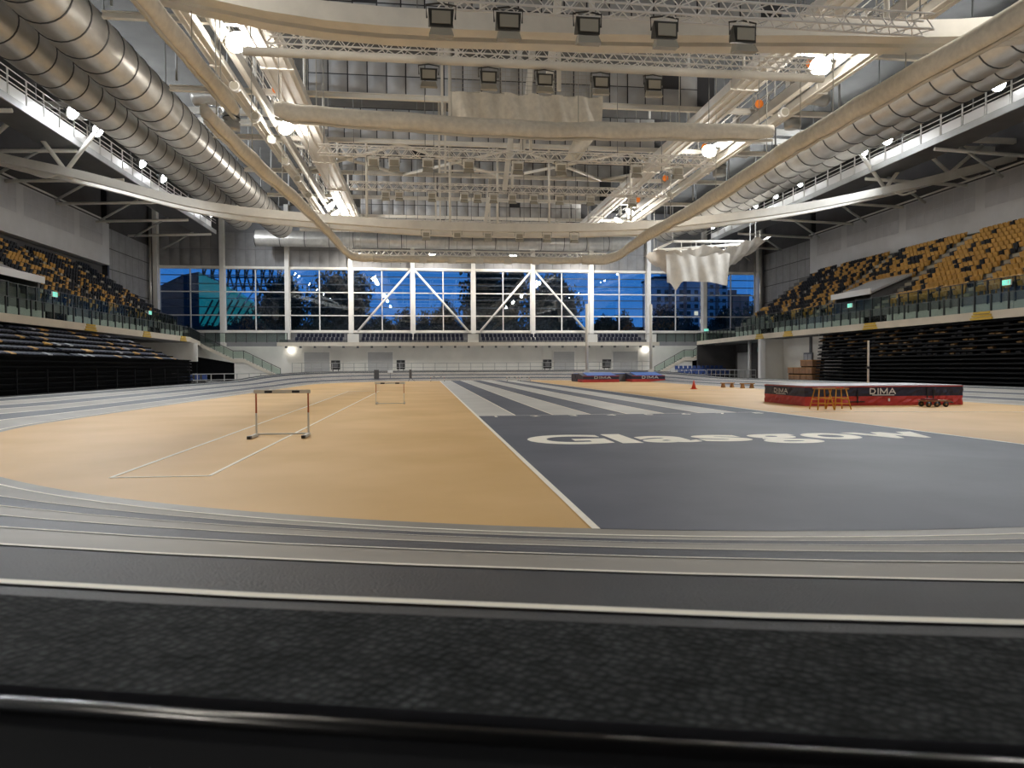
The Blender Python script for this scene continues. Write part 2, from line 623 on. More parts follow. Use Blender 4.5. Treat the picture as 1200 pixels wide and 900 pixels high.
def quilt_mesh(w, h, bulge, m):
    """a soft square pillow facing -Y, origin at centre"""
    b = MB()
    nx, nz = 4, 4
    for j in range(nz + 1):
        for i in range(nx + 1):
            u, v = i / nx, j / nz
            y = -bulge * (sin(pi * u) ** 0.6 if 0 < u < 1 else 0) * (sin(pi * v) ** 0.6 if 0 < v < 1 else 0)
            b.v.append(((u - 0.5) * w, y, (v - 0.5) * h))
    for j in range(nz):
        for i in range(nx):
            a = j * (nx + 1) + i
            b.f.append((a, a + 1, a + nx + 2, a + nx + 1))
    return b.mesh('quilted_panel', m, True)


# columns of the far wall and the quilted acoustic panels above the windows
cme = MB().box2(-0.28, 0.28, -0.9, 0.0, 0, ROOF - 4.6).mesh('column', 'white_steel')
for i, x in enumerate(COLX):
    link('column', cme, wall_back, (x, WY1 + 0.1, 4.6))
QW = quilt_mesh(1.28, 2.25, 0.16, 'quilt_wall')
for i in range(10):
    for k in range(6):
        for j in range(2):
            link('panel', QW, wall_back, (COLX[i] + 0.28 + 0.665 + k * 1.33, WY1 + 0.06, WT + 1.5 + j * 2.32))
QC = quilt_mesh(1.9, 2.3, 0.12, 'quilt_wall')
# rails across the head and sill
MB().box2(COLX[0], COLX[-1], WY1 - 0.35, WY1 + 0.05, WT, WT + 0.32).build('trim', 'cream_steel', wall_back)
MB().box2(COLX[0], COLX[-1], WY1 - 0.2, WY1 + 0.05, WB - 0.25, WB).build('trim', 'cream_steel', wall_back)

# windows: ten bays, six panes each, two dark louvre slats outside every upper pane row
ROWS = [(WB, 8.9), (8.9, 12.1), (12.1, WT)]
pane_cache = {}
for i in range(10):
    x0, x1 = COLX[i] + 0.28, COLX[i + 1] - 0.28
    w = bpy.data.objects.new('window_%d' % (i + 1), None)
    COL.objects.link(w)
    w.location = ((x0 + x1) / 2, WY1, WB)
    struct(w)
    hw = (x1 - x0) / 2
    fr = MB()
    for (za, zb) in ROWS:
        fr.box2(-hw, hw, -0.09, 0.09, zb - WB - 0.07, zb - WB + 0.07)
    fr.box2(-hw, hw, -0.09, 0.09, -0.02, 0.10)
    fr.box2(-0.07, 0.07, -0.09, 0.09, 0, WT - WB)
    fr.box2(-hw, -hw + 0.08, -0.09, 0.09, 0, WT - WB)
    fr.box2(hw - 0.08, hw, -0.09, 0.09, 0, WT - WB)
    fr.build('window_frame', 'white_steel', w)
    for (za, zb) in ROWS:
        for s in (-1, 1):
            key = (round(za, 2), s)
            if key not in pane_cache:
                pane_cache[key] = MB().box2(min(0, s * hw), max(0, s * hw), -0.012, 0.012, za - WB, zb - WB).mesh('pane', 'window_glass')
            link('pane', pane_cache[key], w)
    for za, zb in ROWS[1:]:
        for t in (0.36, 0.72):
            MB().box2(-hw, hw, 0.5, 0.75, za - WB + t * (zb - za), za - WB + t * (zb - za) + 0.10).build('louvre_slat', 'dark_steel', w)
# white diagonal braces in front of four bays
for k, (xa, xb) in enumerate(((COLX[4] - 0.3, COLX[3] + 0.9), (COLX[4] + 0.3, COLX[5] - 0.7), (COLX[6] - 0.3, COLX[5] + 0.9), (COLX[6] + 0.3, COLX[7] - 0.7))):
    b = MB().tube([(xa, WY1 - 0.65, WT), (xb, WY1 - 0.65, WB - 0.1)], 0.15, 8).build('trim_%d' % (k + 1), 'white_steel', None, True)
    struct(b)

# panels on the corner pieces of the far wall and of the side walls
for (xa, n) in ((COLX[0] - 2.4, 1),):
    pass
PP = quilt_mesh(1.28, 1.28, 0.07, 'parapet_panel')
for side, wl_, X, nrm in ((-1, wall_left, WX0, 1), (1, wall_right, WX1, -1)):
    rz = pi / 2 if side < 0 else -pi / 2
    MB().box2(min(X, X + nrm * 0.9), max(X, X + nrm * 0.9), 20, 86, 13.55, 18.3).build('parapet', 'parapet', wl_)
    for k in range(46):
        y = 28 + k * 1.32 + (k // 7) * 1.1
        if y > 84:
            break
        for j in range(2):
            link('panel', PP, wl_, (X + nrm * 0.92, y, 16.2 + j * 1.32), (0, 0, rz))
    MB().tube([(X + nrm * 1.0, 20, 18.5), (X + nrm * 1.0, 86, 18.5)], 0.09, 6).build('handrail', 'white_steel', wl_)
    # dark quilted wall at the far end of the tier
    for k in range(7):
        for j in range(5):
            link('panel', QC, wl_, (X + nrm * 0.1, 87.6 + k * 1.95, 7.4 + j * 2.4), (0, 0, rz))
    MB().box2(min(X, X + nrm * 0.6), max(X, X + nrm * 0.6), 86.2, 86.6, 5, 23).build('pier', 'black_metal', wl_)
# vertical pipes in both far corners
for k, (x, r) in enumerate(((-37 + 0.6, 0.16), (49.3, 0.22), (48.4, 0.12))):
    o = MB().tube([(x, 98.8, 5.2), (x, 98.8, 20.5)], r, 10).build('drain_pipe', 'galvanised', None, True)
    tag(o, ['round metal pipe climbing the dark wall above the lower-seat corner stair', 'wide metal pipe climbing the dark wall by the hanging white net', 'thin metal pipe beside a wider pipe by the hanging white net'][k], 'pipe')

# lower far wall: cream panels, shutters, ball lamps
cw = MB()
for k in range(16):
    pass
lowpan = MB().box2(-1.98, 1.98, -0.06, 0.0, 0, 4.5).mesh('panel', 'cream_wall')
for k in range(13):
    link('panel', lowpan, wall_back, (-19.5 + k * 4.0 + 2, WY1 - 1.0, 0.05))
MB().box2(-31.0, 42.0, WY1 - 1.0, WY1 + 0.1, 0, 4.6).build('wall_base', 'cream_wall', wall_back)
for n, (xa, xb) in enumerate(((-16.6, -13.2), (-8.0, -4.6), (18.2, 21.2), (26.9, 30.6))):
    d = bpy.data.objects.new('door_%d' % (n + 1), None)
    COL.objects.link(d)
    d.location = ((xa + xb) / 2, WY1 - 1.06, 0)
    struct(d)
    hw = (xb - xa) / 2
    fr = MB().box2(-hw - 0.12, -hw, -0.1, 0, 0, 3.9).box2(hw, hw + 0.12, -0.1, 0, 0, 3.9).box2(-hw - 0.12, hw + 0.12, -0.1, 0, 3.8, 3.95)
    fr.build('door_frame', 'white_steel', d)
    sl = MB().box2(-hw, hw, -0.04, 0, 0, 0.235).mesh('slat', 'shutter')
    for j in range(15):
        link('slat', sl, d, (0, 0, 0.02 + j * 0.25))

# ------------------------------------------------------------------ infield (children of the floor)
BX, BY0, BY1, R0, LW = 5.8, 23.0, 68.0, 17.2, 0.885
SL = 0.215


def stad(off, n=40):
    """closed list of (x, y) at distance off outside the inner track edge; starts on the right straight"""
    r = R0 + off
    P = []
    m = 26
    for i in range(m):
        P.append((BX + r, BY0 + (BY1 - BY0) * i / m))
    for i in range(n):
        a = pi * i / n
        P.append((BX + r * cos(a), BY1 + r * sin(a)))
    for i in range(m):
        P.append((BX - r, BY1 - (BY1 - BY0) * i / m))
    for i in range(2 * n):
        a = pi + pi * i / (2 * n)
        P.append((BX + r * cos(a), BY0 + r * sin(a)))
    P.append(P[0])
    return P


def sst(a, b, x):
    t = min(1, max(0, (x - a) / (b - a)))
    return t * t * (3 - 2 * t)


def slope(y):
    return 0.085 + (SL - 0.085) * (1 - sst(8, 30, y) * (1 - sst(62, 85, y)))


def bank_z(off, y):
    o = max(0.0, off)
    return slope(y) * o + 0.004


def lane_pts(off, dz=0.0):
    return [(x, y, bank_z(off, y) + dz) for x, y in stad(off)]


inf = MB().poly([(x, y, 0.0) for x, y in stad(-0.25)[:-1]]).build('infield_surface', 'infield', floor)

SX0, SX1, SYE = 1.62, 11.62, 22.5


def yb(x, off=-0.25):
    r = R0 + off
    return BY0 - sqrt(max(0, r * r - (x - BX) ** 2)), BY1 + sqrt(max(0, r * r - (x - BX) ** 2))


def ground_strip(name, xa, xb, ya, yb_, m, z, near_bend=False, far_bend=False, n=12):
    A, B = [], []
    for i in range(n + 1):
        x = xa + (xb - xa) * i / n
        a = yb(x)[0] if near_bend else ya
        b = yb(x)[1] if far_bend else yb_
        A.append((x, a, z))
        B.append((x, b, z))
    return MB().strip(A, B).build(name, m, floor)


ground_strip('sprint_zone', SX0, SX1, 0, SYE, 'sprint_dark', 0.004, near_bend=True)
lw = (SX1 - SX0) / 8
for k in range(8):
    ground_strip('sprint_lane', SX0 + k * lw + 0.025, SX0 + (k + 1) * lw - 0.025, SYE, 0, 'sprint_light' if k % 2 == 0 else 'sprint_dark', 0.004, far_bend=True, n=3)
for k in range(9):
    x = SX0 + k * lw
    if k in (0, 8):
        ground_strip('lane_line', x - 0.04, x + 0.04, 0, 0, 'white_line', 0.008, near_bend=True, far_bend=True, n=2)
    else:
        ground_strip('lane_line', x - 0.025, x + 0.025, SYE, 0, 'white_line', 0.008, far_bend=True, n=2)
ground_strip('lane_line', SX0, SX1, SYE - 0.03, SYE + 0.03, 'white_line', 0.009, n=2)
# small lane numbers beside the start line
for k in range(8):
    me = text_mesh(str(k + 1), 0.02)
    me.materials.append(M['white_line'])
    link('lane_number', me, floor, (SX0 + k * lw + 0.42, SYE - 0.62, 0.009), None, (0.62, 0.62, 1))
# the runway outline in the yellow area
for p, q in (((-4.54, 10.72), (-3.16, 10.68)), ((-4.54, 10.72), (-5.2, 48.0)), ((-3.16, 10.68), (-3.16, 48.0)), ((-5.2, 48), (-3.16, 48))):
    MB().bar((p[0], p[1], 0.004), (q[0], q[1], 0.004), 0.05, 0.008).build('runway_line', 'white_line', floor)
# faint lines on the high jump side
for xa, ya, xb, yb2 in ((12.4, 22.6, 22.4, 20.2), (12.6, 44, 22, 44)):
    MB().bar((xa, ya, 0.004), (xb, yb2, 0.004), 0.05, 0.008).build('runway_line', 'white_line', floor)
# big lettering on the blue-grey zone
LET = [('G', 2.15, 3.85, 0), ('l', 3.98, 4.42, 0), ('a', 4.52, 5.72, 0), ('s', 5.80, 6.92, 0), ('g', 6.98, 8.22, 0), ('o', 8.30, 9.50, 0), ('w', 9.52, 11.30, 0)]
TXT_Y, TXT_S = 13.95, 2.55
for ch, xa, xb, _ in LET:
    me = text_mesh(ch, 0.035)
    xs = [v.co.x for v in me.vertices]
    mn, mxx = min(xs), max(xs)
    kx = (xb - xa) / (mxx - mn)
    for v in me.vertices:
        v.co.x = (v.co.x - mn) * kx
        v.co.y *= TXT_S
    me.materials.append(M['white_line'])
    link('letter', me, floor, (xa, TXT_Y, 0.009))

# ------------------------------------------------------------------ banked running track
track = bpy.data.objects.new('running_track', None)
COL.objects.link(track)
track.location = (BX, 45.5, 0)
struct(track)
track['label'] = 'banked six lane indoor running track around the yellow infield'


def ring(name, o0, o1, m, dz=0.0):
    b = MB().strip(lane_pts(o0, dz), lane_pts(o1, dz))
    ob = link(name, fix_normals(b.mesh(name, m, True)), track)
    ob.location = (-BX, -45.5, 0)
    return ob


ring('apron', -0.27, 0.0, 'lane_light', 0.0)
cols = ['lane_light', 'lane_dark', 'lane_light', 'lane_dark', 'lane_light', 'lane_outer']
for k in range(6):
    ring('lane', k * LW, (k + 1) * LW, cols[k], 0.0)
for k in range(7):
    w = 0.03 if k < 6 else 0.032
    ring('lane_line', k * LW - w, k * LW + w, 'white_line', 0.005)
O6 = 6 * LW
ring('lane', O6, O6 + 0.25, 'lane_outer', 0.0)


def flat_ring(name, o0, z0, o1, z1, m, zabs=False):
    A = [(x, y, (bank_z(O6 + 0.25, y) + z0) if z0 is not None else -0.02) for x, y in stad(o0)]
    B = [(x, y, (bank_z(O6 + 0.25, y) + z1) if z1 is not None else -0.02) for x, y in stad(o1)]
    b = MB().strip(A, B)
    ob = link(name, fix_normals(b.mesh(name, m, False)), track)
    ob.location = (-BX, -45.5, 0)
    return ob


flat_ring('carpet_kerb', O6 + 0.25, 0.0, O6 + 0.25, 0.018, 'carpet')
flat_ring('carpet_kerb', O6 + 0.25, 0.018, O6 + 0.52, 0.018, 'carpet')
flat_ring('bank_side', O6 + 0.52, 0.018, O6 + 0.56, None, 'bank_side')

# padded black rail along the outer edge of the near bend
rail = thing('barrier_rail', 'glossy black padded rail along the outer edge of the near bend', 'rail', (BX, BY0, 0))
PR = []
rc, zc = R0 + O6 + 0.52, 1.175
prof = [(0.0, -0.03), (0.0, 0.012)]
for k in range(9):
    a = pi - pi * k / 8
    prof.append((0.022 + 0.022 * cos(a), 0.018 + 0.022 * sin(a)))
prof += [(0.050, -0.05), (0.060, -0.5), (0.060, -1.15), (0.0, -1.15)]
rb = MB()
na = 120
for i in range(na + 1):
    a = radians(200 + 140 * i / na)
    for (dr, dz) in prof:
        rb.v.append(((rc + dr) * cos(a), (rc + dr) * sin(a), zc + dz))
npf = len(prof)
for i in range(na):
    for k in range(npf - 1):
        rb.f.append((i * npf + k, i * npf + k + 1, (i + 1) * npf + k + 1, (i + 1) * npf + k))
link('rail_body', fix_normals(rb.mesh('rail_body', 'black_gloss', True)), rail)

# tubular grey railing on top of the bank: far bend and part of the straights
def railing(name, pts, h, label, cat='railing', step_posts=True, m='grey_steel', r=0.035, mid=True, group=None):
    t = thing(name, label, cat, pts[0], 0, group)
    b0 = Vector(pts[0])
    pme = MB().tube([(0, 0, 0), (0, 0, h)], r, 6).mesh('post', m)
    for p in pts:
        link('post', pme, t, Vector(p) - b0)
    for i in range(len(pts) - 1):
        a, b = Vector(pts[i]) - b0, Vector(pts[i + 1]) - b0
        MB().tube([a + Vector((0, 0, h)), b + Vector((0, 0, h))], r, 6).build('top_rail', m, t)
        if mid:
            MB().tube([a + Vector((0, 0, h * 0.5)), b + Vector((0, 0, h * 0.5))], r * 0.8, 6).build('mid_rail', m, t)
    return t


fb = []
for i in range(33):
    a = radians(28 + 124 * i / 32)
    rr = R0 + O6 + 0.48
    fb.append((BX + rr * cos(a), BY1 + rr * sin(a), bank_z(O6 + 0.25, 80)))
railing('track_railing', fb, 1.05, 'grey tube railing curving along the top of the far bend')

# ================================================================== ROOF
# transverse purlin beams, each carrying a hanging bank of quilted acoustic panels
BEAMY = [18.0, 26.5, 35.0, 43.6, 52.1, 60.6, 69.1, 77.6, 86.1]
BZ = 17.9
QR = quilt_mesh(1.09, 1.03, 0.16, 'quilt')
QRS = MB().box2(-0.02, 0.02, -0.06, 0.0, -0.55, 0.55).mesh('seam_strap', 'quilt_seam')
BXA, BXB = -6.9, 18.6
for bi, by in enumerate(BEAMY):
    wall_side = ' nearest the window wall' if bi == len(BEAMY) - 1 else ''
    t = thing('acoustic_baffle', 'cream steel roof beam with a bank of grey quilted panels above it', 'roof beam', (0, by, BZ), 0, 'panelled roof beams across the hall')
    b = MB().box2(-14.8, 27.6, -0.13, 0.13, 0, 0.06).box2(-14.8, 27.6, -0.03, 0.03, 0.06, 0.26).box2(-14.8, 27.6, -0.13, 0.13, 0.26, 0.32)
    b.build('beam', 'cream_steel', t)
    tag(t, kind='structure')
    back = MB().box2(BXA, BXB, 0.02, 0.10, 0.32, 2.55)
    back.build('backing', 'quilt_seam', t)
    nrow = 2
    ncol = int((BXB - BXA) / 1.16)
    for i in range(ncol):
        for j in range(nrow):
            if (i * 7 + bi * 3 + j) % 23 == 5 and j > 0:
                continue
            link('panel', QR, t, (BXA + 0.6 + i * 1.16, 0.0, 0.88 + j * 1.09))
    # hangers to the roof at both outer sides
    for x in (-14.4, -11.5, 24.2, 27.2):
        MB().tube([(x, 0, 0.6), (x, 0, ROOF - BZ)], 0.07, 6).build('hanger', 'grey_steel', t)

# plan bracing between two of the beams: crossed tubes
xb = tag(thing('roof_bracing', 'crossed cream steel tubes bracing two roof beams behind the lighting trusses', 'roof bracing', (0, BEAMY[4], BZ + 0.05)), kind='structure')
for k in range(4):
    xa = -10.4 + k * 8.6
    for p, q in (((xa, 0.2, 0), (xa + 8.6, 8.3, 0)), ((xa, 8.3, -0.02), (xa + 8.6, 0.2, -0.02))):
        MB().tube([p, q], 0.13, 8).build('brace', 'cream_steel', xb, True)

# longitudinal girders: broad cream box sections
for k, (xa, xb_, lab) in enumerate(((-8.45, -6.85, 'broad cream box girder running lengthwise above the hurdle lanes'), (17.4, 18.95, 'broad cream box girder running lengthwise above the high jump side'),
                                   (-11.0, -10.4, 'narrow cream girder running lengthwise between duct and broad girder over the hurdle lanes'), (22.6, 23.2, 'narrow cream girder running lengthwise between duct and broad girder, high jump side'))):
    g = thing('roof_girder', lab, 'roof girder', ((xa + xb_) / 2, 4, 17.38 if k < 2 else 17.4))
    tag(g, kind='structure')
    w = (xb_ - xa) / 2
    seg = MB().box2(-w, w, 0.03, 8.47, 0, 0.5)
    for s in range(3 if k < 2 else 1):
        x = -w + (s + 0.5) * 2 * w / (3 if k < 2 else 1)
        seg.box2(x - 0.03, x + 0.03, 0.05, 8.45, -0.05, 0)
    me = seg.mesh('girder_section', 'white_steel' if k < 2 else 'cream_steel')
    for j in range(10):
        link('girder_section', me, g, (0, j * 8.5 - 8, 0))
        MB().box2(-w - 0.05, w + 0.05, j * 8.5 - 8.1, j * 8.5 - 7.9, -0.07, 0.5).build('splice_plate', 'cream_steel', g)
        MB().tube([(0, j * 8.5 - 8, 0.5), (0, j * 8.5 - 8, ROOF - 17.38)], 0.09, 6).build('hanger', 'cream_steel', g)

# fish-belly main trusses with twin bottom chords
CH = [(-37, 18.4), (-30.4, 16.6), (-24.65, 15.4), (-15.7, 13.35), (-5.0, 12.5), (4.1, 12.2), (13.7, 12.4), (20.8, 12.95), (31.0, 14.4), (40.3, 16.4), (45.0, 17.6), (50.6, 19.1)]


CHN = [(-36.9, 21.5), (-30.4, 20.2), (-24.65, 18.5), (-15.7, 15.4), (-5.0, 12.95), (4.1, 12.75), (13.7, 13.15), (20.8, 13.6), (31.0, 15.6), (40.3, 18.4), (45.0, 20.0), (50.5, 21.8)]
CH[0] = (-36.9, CH[0][1])
CH[-1] = (50.5, CH[-1][1])


def chord_z(x):
    for i in range(len(CH) - 1):
        if CH[i][0] <= x <= CH[i + 1][0]:
            t = (x - CH[i][0]) / (CH[i + 1][0] - CH[i][0])
            return CH[i][1] + t * (CH[i + 1][1] - CH[i][1])
    return CH[-1][1]


def sweep_beam(path, w, h, m, name, parent):
    b = MB()
    for p in path:
        for dy, dz in ((-w / 2, 0), (w / 2, 0), (w / 2, h), (-w / 2, h)):
            b.v.append((p[0], p[1] + dy, p[2] + dz))
    n = len(path)
    for i in range(n - 1):
        for k in range(4):
            k2 = (k + 1) % 4
            b.f.append((i * 4 + k, i * 4 + k2, (i + 1) * 4 + k2, (i + 1) * 4 + k))
    b.f.append((0, 3, 2, 1))
    b.f.append(tuple((n - 1) * 4 + k for k in range(4)))
    me = fix_normals(b.mesh(name, m))
    return link(name, me, parent)


for k, (ty, lab) in enumerate(((23.6, 'massive cream roof truss with sagging bottom chord over the lettered zone'), (55.0, 'massive cream roof truss with sagging bottom chord over the striped lanes'))):
    t = tag(thing('main_truss', lab, 'roof truss', (0, ty, 0)), kind='structure')
    for dy in ((0.0, 0.85) if k == 0 else (0.0, 2.3)):
        sweep_beam(smooth_path([(x, dy, z) for x, z in (CHN if k == 0 else CH)], 5), 0.55, 0.62, 'cream_steel', 'bottom_chord', t)
        MB().box2(WX0 + 0.1, WX1 - 0.1, dy - 0.2, dy + 0.2, 20.6, 21.0).build('top_chord', 'cream_steel', t)
    nodes = [-32.5, -26.5] if k else []
    for s in (-1, 1):
        for j, x0 in enumerate(nodes):
            x = x0 if s < 0 else 2 * 6.4 - x0
            z = chord_z(x) + 0.55
            for dx in (-3.1, 3.1):
                MB().tube([(x, 1.15, z), (x + dx, 1.15, 20.7)], 0.16, 8).build('web_strut', 'cream_steel', t, True)
            MB().tube([(x, -0.1, z - 0.3), (x, 2.4, z - 0.3)], 0.14, 8).build('cross_tie', 'cream_steel', t, True)
            # forked bracket under the chord
            MB().tube(smooth_path([(x, 0, z - 0.5), (x + 0.9 * s, 0.1, z - 0.75), (x + 2.2 * s, 0.3, z - 0.35)], 4), 0.09, 6).build('bracket', 'cream_steel', t, True)
    for x in (-4.5, 2.0, 5.8, 10.0, 16.8):
        MB().tube([(x, 0.4 + 0.75 * k, chord_z(x) + 0.9), (x, 0.4 + 0.75 * k, 20.7)], 0.10, 8).build('king_post', 'cream_steel', t, True)
    if k == 1:
        # long batten luminaires lying on the chord's lit end
        pass

# slender centre members: paired hangers and a leaning strut in each bay
for k, by in enumerate((30.5, 39.0, 47.5, 64.5)):
    t = thing('centre_strut', 'leaning cream strut and paired hangers dropping from the roof over the striped lanes', 'roof strut', (5.6, by, 13.6), 0, 'centre struts between the roof trusses')
    tag(t, kind='structure')
    MB().bar((1.0, 0.0, 10.4), (-0.2, 0.0, 0.0), 0.32, 0.32).build('strut', 'cream_steel', t)
    MB().bar((0.35, 0.3, 10.4), (0.35, 0.3, 0.2), 0.16, 0.16).build('hanger', 'cream_steel', t)
    for dx in (-4.6, -4.2):
        MB().bar((dx, 0.0, 10.4), (dx, 0.0, 1.0), 0.14, 0.14).build('hanger', 'cream_steel', t)
    MB().bar((-4.6, 0.0, 1.2), (0.35, 0.0, 1.2), 0.1, 0.1).build('tie_bar', 'cream_steel', t)

# round spiral ducts in sections
def duct(x, z, r, y0, y1, label):
    t = thing('air_duct', label, 'duct', (x, y0, z))
    L = 1.75
    me = MB().tube([(0, 0, 0), (0, L - 0.04, 0)], r, 28, caps=False).mesh('duct_section', 'galvanised', True)
    rg = MB().tube([(0, -0.045, 0), (0, -0.03, 0), (0, 0.03, 0), (0, 0.045, 0)], [r * 0.99, r * 1.028, r * 1.028, r * 0.99], 28, caps=False).mesh('joint_ring', 'duct_ring', True)
    n = int((y1 - y0) / L)
    for i in range(n):
        link('duct_section', me, t, (0, i * L, 0))
        link('joint_ring', rg, t, (0, i * L, 0))
    capm = MB().tube([(0, 0, 0), (0, 0.05, 0)], r, 28).mesh('end_cap', 'galvanised')
    link('end_cap', capm, t, (0, n * L - 0.05, 0))
    for i in range(0, n, 5):
        MB().tube([(0, i * L + 0.9, r * 0.95), (0, i * L + 0.9, ROOF - z)], 0.05, 6).build('hanger', 'cable', t)
    return t


duct(-16.5, 17.95, 1.34, 12, 84, 'fat galvanised spiral air duct over the hurdle side, inner one of the pair')
duct(-20.4, 18.3, 1.2, 12, 82, 'slimmer galvanised spiral air duct over the hurdle side, next to the catwalk')
duct(29.3, 18.1, 1.3, 12, 84, 'fat galvanised spiral air duct over the high jump side, inner one of the pair')
duct(33.0, 18.95, 1.15, 12, 84, 'slimmer galvanised spiral air duct over the high jump side, next to the catwalk')
# cross duct near the window wall
t = thing('air_duct', 'dark wide air duct lying across the hall above the windows', 'duct', (-22.0, 95.6, 18.7))
dm = MB().tube([(0, 0, 0), (3.1, 0, 0)], 1.05, 24, caps=False).mesh('duct_section', 'galvanised', True)
rm = MB().tube([(-0.045, 0, 0), (0.045, 0, 0)], 1.085, 24, caps=False).mesh('joint_ring', 'duct_ring', True)
for i in range(16):
    link('duct_section', dm, t, (i * 3.15, 0, 0))
    link('joint_ring', rm, t, (i * 3.15, 0, 0))
for i in range(0, 16, 4):
    MB().tube([(i * 3.15 + 1.5, 0, 1.0), (i * 3.15 + 1.5, 0, ROOF - 18.7)], 0.05, 6).build('hanger', 'cable', t)
# short elbows between the beams over the high jump side and over the hurdle side
for k, (x, y, s, lab) in enumerate(((25.0, 45.5, 1, 'short galvanised duct elbow above the fat duct, nearer the lettering'), (25.0, 57.5, 1, 'short galvanised duct elbow above the fat duct, nearer the windows'), (-13.0, 50.0, -1, 'short galvanised duct elbow beside the fat duct over the hurdle side'))):
    e = thing('duct_elbow', lab, 'duct', (x, y, 19.3))
    MB().tube(smooth_path([(2.5 * s, 0, 0.6), (1.2 * s, 0, 0.7), (0.2 * s, 0, 0.3), (0, 0, -0.6), (0, 0, -1.5)], 5), 0.55, 16).build('elbow', 'galvanised', e, True)
    MB().tube([(0, 0, -0.75), (0, 0, -0.65)], 0.58, 16, caps=False).build('joint_ring', 'duct_ring', e, True)
    MB().tube([(1.2 * s, 0, 1.2), (1.2 * s, 0, ROOF - 19.3)], 0.05, 6).build('hanger', 'cable', e)

# outer catwalks with balustrades
def catwalk(x_in, x_out, z, y0, y1, label, step=2.1, h=2.1):
    """x_in faces the hall"""
    t = thing('lighting_catwalk', label, 'catwalk', (x_in, y0, z))
    s = 1 if x_out > x_in else -1
    w = abs(x_out - x_in)
    L = y1 - y0
    MB().box2(min(0, s * w), max(0, s * w), 0, L, 0, 0.35).build('deck', 'dark_steel', t)
    MB().box2(-0.06, 0.06, 0, L, -0.05, 0.42).build('edge_beam', 'grey_steel', t)
    n = int(L / step)
    pm = MB().box2(-0.04, 0.04, -0.04, 0.04, 0.35, h).mesh('post', 'white_steel')
    pan = MB().box2(-0.02, 0.02, 0.12, step - 0.12, 0.45, 1.12).mesh('infill_panel', 'aluminium')
    for i in range(n + 1):
        link('post', pm, t, (0, i * step, 0))
        link('post', pm, t, (s * w, i * step, 0))
        if i < n:
            link('infill_panel', pan, t, (0, i * step, 0))
    for zz in (1.3, 1.65, h):
        MB().tube([(0, 0, zz), (0, L, zz)], 0.035, 6).build('rail', 'white_steel', t)
    MB().tube([(s * w, 0, h), (s * w, L, h)], 0.035, 6).build('rail', 'white_steel', t)
    MB().tube([(s * w, 0, 1.3), (s * w, L, 1.3)], 0.035, 6).build('rail', 'white_steel', t)
    # white cable tray behind
    MB().box2(s * w * 0.9, s * w * 0.9 + s * 0.06, 0, L, 0.45, 1.9).build('kick_wall', 'white_steel', t)
    # stay rods to the roof
    for i in range(0, n + 1, 4):
        MB().tube([(s * w, i * step, h), (s * w, i * step, ROOF - z)], 0.05, 6).build('hanger', 'grey_steel', t)
        MB().tube([(s * 0.3, i * step + 1, -0.25), (s * 10.0, i * step + 1, -0.6)], 0.15, 8).build('outrigger', 'cream_steel', t, True)
        MB().tube([(s * 2.4, i * step + 1, 0.0), (s * 6.0, i * step + 1, -2.2)], 0.11, 6).build('outrigger', 'grey_steel', t, True)
    return t


catwalk(-26.0, -28.6, 18.5, 6, 92, 'long white-railed lighting catwalk above the navy seats of the half-open stand')
catwalk(38.0, 40.6, 18.15, 6, 92, 'long white-railed lighting catwalk above the black retracted stand')
# equipment (cable drums, winches) on the outer catwalks
for k, (x, y, z) in enumerate(((-26.9, 62.5, 18.86), (-26.9, 64.0, 18.86), (-26.9, 83, 18.86), (38.9, 47.5, 18.52), (38.9, 49.5, 18.52), (38.9, 61.0, 18.52), (38.9, 45.2, 18.52), (-26.9, 47.0, 18.86))):
    o = thing('cable_winch', 'small grey cable winch standing on an outer catwalk deck', 'winch', (x, y, z), 0, 'winches on the outer catwalks')
    MB().tube([(-0.35, 0, 0.75), (0.35, 0, 0.75)], 0.34, 12).build('drum', 'grey_steel', o, True)
    MB().tube([(-0.38, 0, 0.75), (-0.33, 0, 0.75)], 0.48, 12).tube([(0.33, 0, 0.75), (0.38, 0, 0.75)], 0.48, 12).build('flange', 'dark_steel', o)
    MB().box2(-0.4, 0.4, -0.3, 0.3, 0, 0.3).build('base', 'grey_steel', o)

# inner catwalks beside the broad girders
def inner_catwalk(xa, xb_, y0, y1, label, s):
    """xa: outer edge tube, xb_: girder side"""
    t = thing('inner_catwalk', label, 'catwalk', (xa, y0, 17.75))
    L = y1 - y0
    w = xb_ - xa
    MB().tube([(0, 0, 0), (0, L, 0)], 0.2, 8).build('edge_tube', 'cream_steel', t, True)
    MB().box2(min(0, w * 0.5), max(0, w * 0.5), 0, L, -0.06, 0.0).build('deck', 'grey_steel', t)
    n = int(L / 2.4)
    pm = MB().box2(-0.03, 0.03, -0.03, 0.03, 0, 1.15).mesh('post', 'white_steel')
    pm2 = MB().box2(-0.1, 0.1, -0.28, 0.28, 0.15, 1.0).mesh('control_box', 'white_steel')
    for i in range(n + 1):
        link('post', pm, t, (0, i * 2.4, 0))
        link('post', pm, t, (w * 0.45, i * 2.4, 0))
        MB().tube([(w * 0.45, i * 2.4, 1.1), (w * 0.45, i * 2.4, ROOF - 17.75)], 0.03, 5).build('hanger', 'grey_steel', t)
        if i % 3 == 1:
            link('control_box', pm2, t, (w * 0.3, i * 2.4 + 1.2, 0))
    for zz in (0.6, 1.12):
        MB().tube([(0, 0, zz), (0, L, zz)], 0.03, 5).build('rail', 'white_steel', t)
        MB().tube([(w * 0.45, 0, zz), (w * 0.45, L, zz)], 0.03, 5).build('rail', 'white_steel', t)
    # secondary rail hung a little lower, on the outer side
    for dx, dz in ((-s * -0.55, -0.35),):
        MB().tube([(s * 0.55, 0, -0.4), (s * 0.55, L, -0.4)], 0.07, 6).build('cable_tray', 'cream_steel', t)
    return t


